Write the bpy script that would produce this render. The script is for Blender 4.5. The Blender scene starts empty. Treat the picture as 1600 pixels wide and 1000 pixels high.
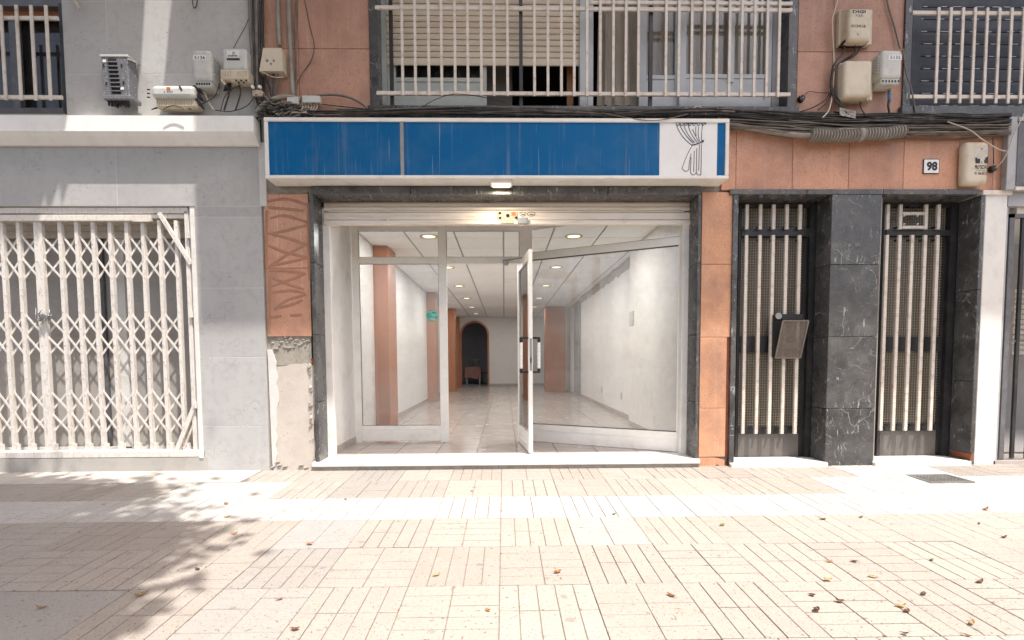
import bpy, bmesh, math, random
from mathutils import Vector, Matrix, noise as mnoise
random.seed(7)
SC = bpy.context.scene
COL = SC.collection
D2R = math.radians

# ------------------------------------------------------------------ camera
CAM = Vector((0, -4.5, 1.03))
FPX, PX, HY = 746.0, 800.0, 562.0
PITCH, YAW, ROLL = D2R(2.9), D2R(-0.92), D2R(-0.30)
PY = HY + FPX * math.tan(PITCH)
RM = Matrix.Rotation(YAW, 3, 'Z') @ Matrix.Rotation(math.pi / 2 - PITCH, 3, 'X') @ Matrix.Rotation(ROLL, 3, 'Z')
cd = bpy.data.cameras.new('camera'); cam = bpy.data.objects.new('camera', cd); COL.objects.link(cam)
cam.matrix_world = Matrix.Translation(CAM) @ RM.to_4x4()
cd.sensor_width = 36; cd.lens = FPX / 1600 * 36
cd.shift_y = (PY - 500) / 1600
cd.clip_start = 0.05; cd.clip_end = 500
SC.camera = cam

# ------------------------------------------------------------------ light
LX, LY = 0.22, 0.275                     # the sun's light travels along (-LX, LY, -1)
sun_to = Vector((LX, -LY, 1)).normalized()
sd = bpy.data.lights.new('sun', 'SUN'); sun = bpy.data.objects.new('sun', sd); COL.objects.link(sun)
sd.energy = 2.4; sd.angle = D2R(0.53); sd.color = (1, 0.955, 0.89)
sun.rotation_euler = (-sun_to).to_track_quat('-Z', 'Y').to_euler()
w = bpy.data.worlds.new('World'); SC.world = w; w.use_nodes = True
wn = w.node_tree.nodes; bg = wn['Background']
sky = wn.new('ShaderNodeTexSky'); sky.sky_type = 'NISHITA'; sky.sun_disc = False
sky.air_density = 0.8; sky.dust_density = 4.0; sky.ozone_density = 0.3
sky.sun_elevation = math.asin(sun_to.z); sky.sun_rotation = math.atan2(sun_to.x, sun_to.y)
tn = wn.new('ShaderNodeMix'); tn.data_type = 'RGBA'; tn.blend_type = 'MULTIPLY'; tn.inputs[0].default_value = 1; tn.inputs[7].default_value = (1, .93, .835, 1)   # hazy summer sky, warm white balance
w.node_tree.links.new(sky.outputs[0], tn.inputs[6]); w.node_tree.links.new(tn.outputs[2], bg.inputs[0]); bg.inputs[1].default_value = 0.115
SC.view_settings.view_transform = 'Standard'; SC.view_settings.look = 'None'
SC.view_settings.exposure = 1.7; SC.view_settings.gamma = 1.0
SC.view_settings.use_curve_mapping = False
SC.cycles.use_denoising = True
SC.cycles.max_bounces = 10; SC.cycles.diffuse_bounces = 6; SC.cycles.transparent_max_bounces = 16
SC.cycles.caustics_reflective = False; SC.cycles.caustics_refractive = False
SC.cycles.sample_clamp_indirect = 8

# ------------------------------------------------------------------ measuring: where a sight line meets a real plane
def ray(px, py):
    return RM @ Vector(((px - PX) / FPX, -(py - PY) / FPX, -1))
def onY(px, py, Y=0.0):
    d = ray(px, py); return CAM + d * ((Y - CAM.y) / d.y)
def onZ(px, py, Z=0.0):
    d = ray(px, py); return CAM + d * ((Z - CAM.z) / d.z)
SL = 0.0375                              # the pavement falls gently to the street
def onG(px, py):
    d = ray(px, py); t = (SL * CAM.y - CAM.z) / (d.z - SL * d.y); return CAM + d * t
def RX(x0, y0, x1, y1, Y):
    mx, my = (x0 + x1) / 2, (y0 + y1) / 2
    my = 519 if my > 300 else 235 if my > 178 else 90      # true verticals: one measuring height per storey
    return onY(x0, my, Y).x, onY(x1, my, Y).x, onY(mx, y1, Y).z, onY(mx, y0, Y).z

# ------------------------------------------------------------------ node helpers
class G:
    def __init__(s, name):
        s.m = bpy.data.materials.new(name); s.m.use_nodes = True
        s.t = s.m.node_tree; s.n = s.t.nodes; s.b = s.n['Principled BSDF']; s.L = s.t.links
        s.out = s.n['Material Output']
    def put(s, sock, v):
        if hasattr(v, 'is_output'): s.L.new(v, sock)
        elif isinstance(v, (tuple, list)) and len(v) == 3 and len(sock.default_value) == 4: sock.default_value = (*v, 1)
        else: sock.default_value = v
    def pos(s, sc=(1, 1, 1), rnd=0.0):
        g = s.n.new('ShaderNodeNewGeometry').outputs['Position']
        if rnd:
            o = s.n.new('ShaderNodeObjectInfo').outputs['Random']
            k = s.n.new('ShaderNodeVectorMath'); k.operation = 'SCALE'; k.inputs[0].default_value = (rnd, rnd * .7, rnd * 1.3); s.L.new(o, k.inputs['Scale'])
            a = s.n.new('ShaderNodeVectorMath'); a.operation = 'ADD'; s.L.new(g, a.inputs[0]); s.L.new(k.outputs[0], a.inputs[1]); g = a.outputs[0]
        v = s.n.new('ShaderNodeVectorMath'); v.operation = 'MULTIPLY'; s.L.new(g, v.inputs[0]); v.inputs[1].default_value = sc
        return v.outputs[0]
    def rand(s): return s.n.new('ShaderNodeObjectInfo').outputs['Random']
    def noise(s, p, scale, detail=4, rough=.55, dist=0):
        t = s.n.new('ShaderNodeTexNoise'); s.L.new(p, t.inputs['Vector'])
        t.inputs['Scale'].default_value = scale; t.inputs['Detail'].default_value = detail
        t.inputs['Roughness'].default_value = rough; t.inputs['Distortion'].default_value = dist
        return t.outputs['Fac']
    def warp(s, p, scale, amt):
        t = s.n.new('ShaderNodeTexNoise'); s.L.new(p, t.inputs['Vector']); t.inputs['Scale'].default_value = scale; t.inputs['Detail'].default_value = 3
        k = s.n.new('ShaderNodeVectorMath'); k.operation = 'MULTIPLY_ADD'; s.L.new(t.outputs['Color'], k.inputs[0]); k.inputs[1].default_value = (amt,) * 3; s.L.new(p, k.inputs[2])
        return k.outputs[0]
    def vor(s, p, scale, feat='F1'):
        t = s.n.new('ShaderNodeTexVoronoi'); t.feature = feat; s.L.new(p, t.inputs['Vector']); t.inputs['Scale'].default_value = scale
        return t.outputs['Distance']
    def step(s, f, a, b, lo=0.0, hi=1.0):
        t = s.n.new('ShaderNodeMapRange'); s.L.new(f, t.inputs[0])
        for i, v in enumerate((a, b, lo, hi)): t.inputs[i + 1].default_value = v
        return t.outputs[0]
    def math(s, op, a, b=0.0):
        t = s.n.new('ShaderNodeMath'); t.operation = op; s.put(t.inputs[0], a); s.put(t.inputs[1], b); return t.outputs[0]
    def mix(s, f, a, b, mode='MIX'):
        t = s.n.new('ShaderNodeMix'); t.data_type = 'RGBA'; t.blend_type = mode
        s.put(t.inputs[0], f); s.put(t.inputs[6], a); s.put(t.inputs[7], b); return t.outputs[2]
    def bump(s, h, strength=.3, dist=.01):
        t = s.n.new('ShaderNodeBump'); s.L.new(h, t.inputs['Height']); t.inputs['Strength'].default_value = strength; t.inputs['Distance'].default_value = dist
        s.L.new(t.outputs[0], s.b.inputs['Normal'])
    def fin(s, col, rough=.6, metal=0.0, spec=.4):
        s.put(s.b.inputs['Base Color'], col); s.put(s.b.inputs['Roughness'], rough); s.b.inputs['Metallic'].default_value = metal
        s.b.inputs['Specular IOR Level'].default_value = spec; return s.m

def surf(name, c1, c2, scale=3, rough=.6, speck=None, speck_s=120, speck_t=.62, dirt=None, dirt_amt=.5, dirt_s=2.0, stretch=(1, 1, 1),
         bump=.15, bs=60, metal=0.0, var=0.0, spec=.4, rnd=3.0):
    g = G(name); p = g.pos(rnd=rnd)
    c = g.mix(g.step(g.noise(p, scale, 5), .3, .7), c1, c2)
    if speck:
        f = g.step(g.noise(p, speck_s, 2, .6), speck_t, speck_t + .1); c = g.mix(f, c, speck)
    if dirt:
        f = g.step(g.noise(g.pos(stretch, rnd=rnd), dirt_s, 6, .65), .5, .75, 0, dirt_amt); c = g.mix(f, c, dirt)
    if var:
        c = g.mix(1.0, c, g.mix(g.rand(), (1 - var,) * 3, (1 + var,) * 3), 'MULTIPLY')
    if bump: g.bump(g.noise(p, bs, 4), bump, .004)
    return g.fin(c, g.step(g.noise(p, scale * 3, 3), .3, .7, max(0, rough - .08), min(1, rough + .08)), metal, spec)

M = {}
M['plaster'] = surf('plaster', (.82, .80, .77), (.75, .73, .70), 2, .8, dirt=(.38, .35, .31), dirt_amt=.35, dirt_s=5, bump=.3, bs=45)
M['wallwhite'] = surf('interior_white', (.78, .77, .76), (.74, .73, .72), 1.2, .7, dirt=(.55, .53, .5), dirt_amt=.25, dirt_s=3, bump=.08)
M['ceil'] = surf('ceiling_board', (.88, .88, .875), (.85, .85, .845), 4, .85, bump=.2, bs=200, var=.04)
M['white'] = surf('white_paint', (.76, .74, .70), (.70, .68, .64), 4, .45, dirt=(.42, .36, .30), dirt_amt=.4, dirt_s=7, bump=.05)
M['ledge'] = surf('ledge_white', (.86, .845, .81), (.81, .795, .76), 4, .6, dirt=(.5, .45, .39), dirt_amt=.3, dirt_s=6, bump=.05)
M['cream'] = surf('cream_paint', (.72, .66, .59), (.66, .60, .53), 4, .45, dirt=(.36, .27, .19), dirt_amt=.55, dirt_s=9, bump=.05)
M['shutter'] = surf('shutter_paint', (.84, .765, .68), (.79, .715, .63), 3, .45, dirt=(.36, .24, .15), dirt_amt=.6, dirt_s=6, stretch=(.25, 1, 3), bump=.05)
M['alu'] = surf('white_lacquered_aluminium', (.82, .80, .765), (.78, .76, .72), 3, .38, dirt=(.5, .46, .40), dirt_amt=.35, dirt_s=8, bump=.02)
M['gatepaint'] = surf('worn_white_gate_paint', (.74, .69, .635), (.68, .63, .57), 5, .5, dirt=(.20, .14, .10), dirt_amt=.5, dirt_s=55, stretch=(1, 1, .3), bump=.15)
M['grille'] = surf('cream_grille_paint', (.70, .64, .57), (.62, .56, .49), 5, .5, dirt=(.30, .20, .13), dirt_amt=.6, dirt_s=18, bump=.1)
M['dark'] = surf('black_steel', (.018, .018, .02), (.03, .03, .03), 5, .42, dirt=(.10, .09, .08), dirt_amt=.4, dirt_s=9, bump=.05)
M['darkgrey'] = surf('grey_steel', (.13, .13, .14), (.10, .10, .11), 5, .45, dirt=(.25, .24, .23), dirt_amt=.5, dirt_s=9)
M['kick'] = surf('dusty_black_kick_plate', (.11, .10, .092), (.14, .128, .115), 6, .55, dirt=(.25, .22, .19), dirt_amt=.45, dirt_s=5)
M['rust'] = surf('rusty_paint', (.55, .46, .37), (.40, .30, .22), 30, .6, dirt=(.22, .09, .04), dirt_amt=.9, dirt_s=45)
M['orange'] = surf('orange_sticker', (.65, .16, .04), (.5, .1, .03), 30, .6)
M['steel'] = surf('galvanised_steel', (.35, .35, .34), (.27, .27, .26), 12, .4, metal=.7)
M['sill'] = surf('white_marble_step', (.74, .72, .69), (.66, .64, .61), 5, .4, dirt=(.45, .40, .34), dirt_amt=.4, dirt_s=7)
M['pillar'] = surf('terracotta_paint', (.45, .20, .115), (.40, .17, .095), 2, .5, dirt=(.5, .30, .2), dirt_amt=.3, dirt_s=4, bump=.06)
M['pillarwhite'] = M['wallwhite']
M['concrete'] = surf('concrete', (.46, .43, .39), (.38, .36, .33), 4, .85, speck=(.2, .18, .16), speck_s=90, speck_t=.66, dirt=(.28, .26, .24), dirt_amt=.5, dirt_s=6, bump=.35, bs=70)
M['mortar'] = surf('rough_mortar', (.38, .35, .30), (.27, .245, .21), 14, .9, speck=(.14, .12, .10), speck_s=60, speck_t=.64, bump=.5, bs=60)
M['patch'] = surf('flaking_plaster', (.58, .52, .46), (.50, .445, .39), 5, .9, speck=(.27, .23, .19), speck_s=50, speck_t=.69, dirt=(.40, .35, .30), dirt_amt=.5, dirt_s=9, bump=.3, bs=50)
M['patchwhite'] = surf('white_skim', (.66, .64, .61), (.60, .58, .55), 7, .9, speck=(.4, .36, .3), speck_s=50, speck_t=.7, bump=.5, bs=50)
M['brick'] = surf('bare_brick', (.34, .125, .065), (.24, .085, .045), 20, .9, bump=.6)
M['glue'] = surf('brown_adhesive', (.34, .17, .108), (.40, .21, .135), 22, .9, dirt=(.30, .19, .13), dirt_amt=.6, dirt_s=24, bump=.6, bs=60)
M['lattice'] = M['gatepaint']
M['boxgrey'] = surf('weathered_grey_plastic', (.58, .58, .55), (.50, .50, .47), 6, .5, dirt=(.32, .29, .25), dirt_amt=.5, dirt_s=14, bump=.05)
M['boxcream'] = surf('weathered_cream_plastic', (.62, .55, .43), (.55, .48, .37), 5, .5, dirt=(.36, .27, .18), dirt_amt=.5, dirt_s=12, bump=.05)
M['boxdark'] = surf('dusty_grey_casing', (.165, .165, .18), (.12, .12, .135), 14, .6, speck=(.42, .41, .40), speck_s=90, speck_t=.6, dirt=(.12, .11, .10), dirt_amt=.6, dirt_s=20)
M['black'] = surf('black_plastic', (.013, .013, .014), (.02, .02, .02), 9, .45)
M['ink'] = surf('black_ink', (.02, .02, .025), (.025, .025, .03), 9, .6)
M['inkblue'] = surf('blue_black_ink', (.03, .035, .07), (.025, .03, .06), 9, .6)
M['label'] = surf('white_label', (.76, .76, .75), (.70, .70, .69), 9, .5)
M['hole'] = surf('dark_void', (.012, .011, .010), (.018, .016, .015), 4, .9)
M['room'] = surf('darkened_room_plaster', (.16, .14, .12), (.13, .115, .10), 2, .9)  # darker than real plaster: the gloom of the rooms is put into the colour
M['backroom'] = surf('dim_backroom', (.42, .43, .46), (.35, .36, .39), 2, .9)
M['cable_b'] = surf('black_cable', (.022, .021, .021), (.045, .042, .04), 9, .55, dirt=(.16, .14, .12), dirt_amt=.6, dirt_s=9)
M['cable_g'] = surf('dusty_grey_cable', (.20, .175, .15), (.13, .115, .10), 9, .6, dirt=(.06, .05, .045), dirt_amt=.7, dirt_s=11)
M['cable_c'] = surf('cream_cable', (.60, .52, .43), (.48, .41, .33), 9, .55, dirt=(.25, .2, .15), dirt_amt=.5, dirt_s=12)
M['conduit'] = surf('grey_conduit', (.30, .275, .24), (.23, .21, .185), 9, .6, dirt=(.12, .10, .09), dirt_amt=.6, dirt_s=12)
M['blind'] = surf('beige_blind', (.70, .61, .49), (.64, .55, .44), 4, .5, dirt=(.36, .30, .22), dirt_amt=.5, dirt_s=6, stretch=(.3, 1, 2))
M['sash'] = surf('grey_white_sash', (.54, .56, .58), (.49, .51, .53), 4, .4, dirt=(.36, .36, .35), dirt_amt=.4, dirt_s=5)
M['sashgreen'] = surf('pale_green_grey_sash', (.50, .53, .50), (.45, .48, .45), 4, .4, dirt=(.34, .35, .33), dirt_amt=.4, dirt_s=5)
M['curtain'] = surf('beige_curtain', (.68, .60, .51), (.60, .53, .45), 6, .9, bump=.3, bs=250)
M['navy'] = surf('navy_slat', (.020, .023, .034), (.028, .031, .043), 6, .4, dirt=(.09, .09, .10), dirt_amt=.4, dirt_s=8)
M['wood'] = surf('orange_wood', (.30, .12, .03), (.22, .08, .02), 8, .5)
M['cloth'] = surf('pink_cloth', (.42, .22, .19), (.36, .18, .15), 9, .9)
M['gold'] = surf('brass_ring', (.55, .46, .26), (.45, .37, .2), 9, .35, metal=.6)
M['bark'] = surf('bark', (.16, .12, .09), (.09, .07, .05), 9, .9, bump=.8, bs=20)
M['asphalt'] = surf('asphalt', (.05, .05, .052), (.06, .06, .06), 3, .85, speck=(.12, .12, .12), speck_s=160, speck_t=.6)
M['facing'] = surf('ochre_render', (.42, .34, .25), (.36, .29, .21), 1.5, .85, dirt=(.2, .17, .14), dirt_amt=.4, dirt_s=1.5)
M['greyframe'] = surf('pale_grey_frame', (.42, .42, .43), (.36, .36, .37), 6, .5, dirt=(.2, .19, .18), dirt_amt=.5, dirt_s=8)
M['scrape'] = surf('crumpled_white_sheet', (.7, .69, .65), (.45, .43, .4), 30, .8)
M['blue_tape'] = surf('blue_sleeve', (.06, .22, .42), (.05, .17, .33), 20, .5)
M['yellow_tape'] = surf('yellow_sleeve', (.60, .36, .03), (.5, .3, .03), 20, .5)
M['frost'] = surf('grey_filmed_glass', (.42, .39, .36), (.38, .355, .325), 1.5, .3, dirt=(.2, .19, .18), dirt_amt=.3, dirt_s=4, bump=.01, spec=.5)
M['tbar'] = surf('grey_ceiling_bar', (.36, .36, .36), (.32, .32, .32), 5, .6)
M['screen'] = surf('brown_wire', (.42, .37, .29), (.30, .26, .20), 20, .5, dirt=(.45, .42, .36), dirt_amt=.5, dirt_s=30)
M['basket'] = surf('grey_basket', (.20, .165, .135), (.15, .12, .10), 20, .55, dirt=(.36, .32, .27), dirt_amt=.5, dirt_s=40)
M['leaflet'] = surf('leaflet_paper', (.62, .60, .57), (.5, .49, .48), 30, .6)
M['red'] = surf('red_print', (.38, .05, .05), (.3, .04, .04), 30, .6)
M['shopglass'] = None

def granite(name, a, b, light, streak=.35):
    g = G(name); p = g.pos(rnd=4.0)
    c = g.mix(g.step(g.noise(p, 1.6, 5), .3, .7), a, b)
    c = g.mix(g.step(g.noise(p, 110, 2, .7), .50, .68, 0, .7), c, light)
    c = g.mix(g.step(g.noise(p, 75, 2, .7), .58, .68, 0, .65), c, (.20, .09, .06))
    c = g.mix(g.step(g.noise(g.pos((9, 9, .55), rnd=4.0), 2.2, 5, .6), .55, .72, 0, streak), c, (.56, .40, .31))
    c = g.mix(g.step(g.noise(g.pos((46, 46, .35)), 1.0, 3, .7), .60, .68, 0, streak), c, (.64, .47, .37))
    c = g.mix(g.step(g.noise(p, 3.1, 6, .65), .46, .70, 0, .7), c, (.30, .165, .12))
    c = g.mix(1.0, c, g.mix(g.rand(), (.90, .88, .87), (1.06, 1.05, 1.04)), 'MULTIPLY')
    g.bump(g.noise(p, 100, 3), .2, .003)
    return g.fin(c, g.step(g.noise(p, 8, 3), .3, .7, .45, .62))
M['pink'] = granite('salmon_stone', (.60, .315, .20), (.51, .255, .16), (.58, .37, .27), .6)
M['pinklite'] = granite('pale_salmon_stone', (.60, .315, .185), (.54, .275, .155), (.64, .41, .28))
M['pinkdull'] = granite('dull_salmon_stone', (.50, .28, .20), (.42, .23, .16), (.5, .35, .28))

def marble():
    g = G('veined_black_marble'); p = g.pos(rnd=5.0)
    c = g.mix(g.step(g.noise(p, 6, 7, .65, .6), .32, .72), (.034, .034, .035), (.095, .094, .093))
    wv = g.warp(g.warp(p, 3, .35), 14, .06)
    v = g.math('MULTIPLY', g.step(g.vor(wv, 2.6, 'DISTANCE_TO_EDGE'), .0, .008, 1, 0), g.step(g.noise(p, 4.5, 3), .48, .58)); c = g.mix(v, c, (.38, .38, .37))
    w2 = g.warp(g.warp(g.pos((2.0, 2.0, .9), rnd=8.0), 7, .22), 30, .04)
    v = g.math('MULTIPLY', g.step(g.vor(w2, 8.5, 'DISTANCE_TO_EDGE'), .0, .022, 1, 0), g.step(g.noise(p, 9, 3), .52, .58, 0, .85)); c = g.mix(v, c, (.32, .32, .31))
    v = g.step(g.noise(g.warp(g.pos((34, 34, 8), rnd=3.0), 3, .4), 1.0, 3, .6), .655, .70, 0, .75); c = g.mix(v, c, (.42, .42, .41))
    du = g.step(g.noise(p, 85, 4, .75), .52, .75, 0, .65); c = g.mix(du, c, (.20, .195, .185))
    gr = g.step(g.noise(p, 2.0, 5, .6), .48, .7, 0, .3); c = g.mix(gr, c, (.17, .16, .15))
    return g.fin(c, g.step(g.noise(p, 6, 4), .3, .7, .16, .42), 0, .5)
M['marble'] = marble()

def greytile():
    g = G('grey_cement_tile'); p = g.pos(rnd=6.0)
    c = g.mix(g.step(g.noise(p, 2.0, 5), .25, .75), (.49, .48, .465), (.41, .40, .39))
    c = g.mix(g.step(g.noise(p, 14, 4, .6), .5, .8, 0, .5), c, (.30, .295, .29))
    e = g.vor(g.warp(g.warp(p, 6, .16), 30, .03), 9, 'DISTANCE_TO_EDGE')
    v = g.math('MULTIPLY', g.step(e, .0, .012, 1, 0), g.step(g.noise(p, 5, 3), .47, .6, 0, .75)); c = g.mix(v, c, (.17, .165, .16))
    c = g.mix(g.step(g.noise(g.pos((12, 12, .5), rnd=6.0), 1.5, 5, .65), .52, .75, 0, .14), c, (.27, .255, .235))
    c = g.mix(1.0, c, g.mix(g.rand(), (.92, .92, .92), (1.04, 1.04, 1.04)), 'MULTIPLY')
    g.bump(g.noise(p, 40, 4), .12, .003)
    return g.fin(c, .7)
M['greytile'] = greytile()

def pave(name, a, b, dark, pale):
    g = G(name); p = g.pos(rnd=9.0)
    c = g.mix(g.step(g.noise(p, 6, 4), .3, .7), a, b)
    c = g.mix(g.step(g.noise(p, 85, 2, .7), .60, .72, 0, .5), c, pale)
    c = g.mix(g.step(g.noise(p, 120, 2, .7), .59, .66, 0, .9), c, dark)
    c = g.mix(g.step(g.noise(p, 48, 2, .6), .665, .70, 0, .9), c, (.13, .10, .075))
    c = g.mix(g.step(g.noise(g.pos(), 1.7, 6, .65), .5, .8, 0, .3), c, (.27, .24, .21))
    c = g.mix(g.step(g.vor(g.warp(g.pos((1, 1, 1)), 9, .06), 4.2), .085, .06, 0, .55), c, (.15, .13, .12))
    c = g.mix(1.0, c, g.mix(g.rand(), (.93, .92, .91), (1.05, 1.05, 1.05)), 'MULTIPLY')
    g.bump(g.noise(p, 110, 4), .4, .003)
    return g.fin(c, .75)
M['p_beige'] = pave('beige_slab', (0.311, 0.280, 0.252), (0.284, 0.253, 0.227), (0.146, 0.120, 0.098), (0.363, 0.333, 0.298))
M['p_grey'] = pave('grey_slab', (0.275, 0.258, 0.241), (0.250, 0.234, 0.219), (0.145, 0.133, 0.117), (0.340, 0.324, 0.305))
M['p_lilac'] = pave('pale_grey_slab', (0000.314, 0000.293, 0000.287), (0000.289, 0000.273, 0000.264), (0000.195, 0000.179, 0000.171), (0000.350, 0000.334, 0000.325))
M['p_white'] = pave('white_slab', (00.408, 00.392, 00.374), (00.383, 00.366, 00.349), (00.284, 00.258, 00.241), (00.456, 00.438, 00.421))
M['p_cream'] = pave('cream_slab', (0.331, 0.305, 0.273), (0.303, 0.277, 0.248), (0.177, 0.154, 0.130), (0.378, 0.357, 0.325))
M['joint'] = surf('dirty_joint', (.285, .25, .215), (.20, .17, .145), 20, .95, speck=(.28, .17, .08), speck_s=40, speck_t=.63, bump=.5)
M['grout'] = surf('pale_grout', (.62, .61, .59), (.54, .53, .51), 9, .9)

def bluepanel():
    g = G('faded_blue_acrylic'); p = g.pos()
    c = g.mix(g.step(g.noise(p, 1.1, 4), .3, .7), (.002, .112, .30), (.0016, .092, .25))
    s1 = g.step(g.noise(g.pos((14, 14, .35)), 1.0, 5, .7), .56, .74, 0, .5)
    s3 = g.step(g.noise(g.pos((22, 22, .5)), 1.3, 4, .7), .60, .72, 0, .5); c = g.mix(s3, c, (.20, .17, .14))
    low = g.step(g.noise(g.pos((5, 5, 1.8)), 1.0, 4, .6), .35, .75)
    c = g.mix(g.math('MULTIPLY', s1, low), c, (.42, .47, .52))
    s2 = g.step(g.noise(g.pos((40, 40, .8)), 1.0, 3, .7), .64, .72, 0, .4); c = g.mix(s2, c, (.5, .52, .52))
    du = g.step(g.noise(p, 2.4, 6, .65), .45, .8, 0, .35); c = g.mix(du, c, (.10, .18, .25))
    return g.fin(c, g.step(g.noise(p, 4, 3), .3, .7, .38, .55), 0, .12)
M['blue'] = bluepanel()

def floormat():
    g = G('streaked_floor_tile'); p = g.pos(rnd=4.0)
    c = g.mix(g.step(g.noise(g.pos((3, 14, 1), rnd=4.0), 1.3, 6, .65), .3, .7), (.50, .455, .42), (.36, .32, .29))
    c = g.mix(g.step(g.noise(g.warp(g.pos((5, 22, 1), rnd=4.0), 2, .6), 1.1, 4, .6), .56, .62, 0, .4), c, (.36, .31, .275))
    c = g.mix(1.0, c, g.mix(g.rand(), (.93, .93, .93), (1.04, 1.04, 1.04)), 'MULTIPLY')
    return g.fin(c, g.step(g.noise(p, 7, 4), .3, .7, .14, .28), 0, .5)
M['floortile'] = floormat()

def glassmat(name, tint, dust, refl=1.0, dustcol=(.6, .6, .58)):
    g = G(name); g.n.remove(g.b)
    p = g.pos()
    tr = g.n.new('ShaderNodeBsdfTransparent'); tr.inputs[0].default_value = (*tint, 1)
    gl = g.n.new('ShaderNodeBsdfGlossy'); gl.inputs['Roughness'].default_value = .01; gl.inputs[0].default_value = (1, 1, 1, 1)
    df = g.n.new('ShaderNodeBsdfDiffuse'); df.inputs[0].default_value = (*dustcol, 1)
    fr = g.n.new('ShaderNodeFresnel'); fr.inputs[0].default_value = 1.5
    m1 = g.n.new('ShaderNodeMixShader'); g.L.new(g.step(g.noise(p, 3.5, 6, .7), .35, .8, dust * .5, dust * 1.7), m1.inputs[0]); g.L.new(tr.outputs[0], m1.inputs[1]); g.L.new(df.outputs[0], m1.inputs[2])
    m2 = g.n.new('ShaderNodeMixShader'); g.L.new(g.math('MULTIPLY', fr.outputs[0], refl), m2.inputs[0]); g.L.new(m1.outputs[0], m2.inputs[1]); g.L.new(gl.outputs[0], m2.inputs[2])
    g.L.new(m2.outputs[0], g.out.inputs[0]); return g.m
M['glass'] = glassmat('window_glass', (.94, .95, .945), .03)
M['glassthin'] = glassmat('clear_window_glass', (.97, .97, .96), .01, .45)
M['glassdust'] = glassmat('dusty_window_glass', (.93, .93, .925), .11, 1.0, (.8, .79, .77))
M['glassgrey'] = glassmat('grey_tinted_glass', (.42, .42, .41), .10, 1.0, (.45, .44, .42))

def darkglass():
    g = G('dark_reeded_glass'); p = g.pos((1, 1, 1))
    c = g.mix(g.step(g.noise(g.pos((30, 30, .4)), 1, 3), .3, .7), (.085, .07, .05), (.15, .128, .092))
    return g.fin(c, .3, 0, .5)
M['darkglass'] = darkglass()

def emis(name, col, s):
    g = G(name); g.b.inputs['Base Color'].default_value = (*col, 1); g.b.inputs['Emission Color'].default_value = (*col, 1); g.b.inputs['Emission Strength'].default_value = s; return g.m
M['lens'] = emis('lit_lens', (1, .97, .74), .40)
M['soffitlens'] = emis('lit_soffit_lens', (1, .80, .46), .8)

def sticker():
    g = G('green_sticker_print'); p = g.pos()
    c = g.mix(g.step(g.noise(g.pos((20, 20, 60)), 1, 3), .42, .6), (.02, .30, .24), (.30, .55, .50))
    return g.fin(c, .4)
M['sticker'] = sticker()
def leafmat():
    g = G('green_leaf'); c = g.mix(g.step(g.noise(g.pos(), 3, 3), .3, .7), (.045, .085, .02), (.09, .14, .035))
    g.b.inputs['Transmission Weight'].default_value = 0
    return g.fin(c, .55)
M['leaf'] = leafmat()
for k, a, b in (('lf_yellow', (.72, .56, .22), (.6, .44, .14)), ('lf_orange', (.56, .27, .08), (.44, .19, .06)), ('lf_brown', (.30, .15, .07), (.20, .10, .05)),
                ('lf_tan', (.56, .42, .24), (.46, .32, .16)), ('lf_green', (.24, .28, .05), (.32, .30, .07)), ('lf_dark', (.14, .10, .07), (.2, .14, .09))):
    M[k] = surf(k[3:] + '_dry_leaf', a, b, 60, .7, bump=.2)

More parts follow.
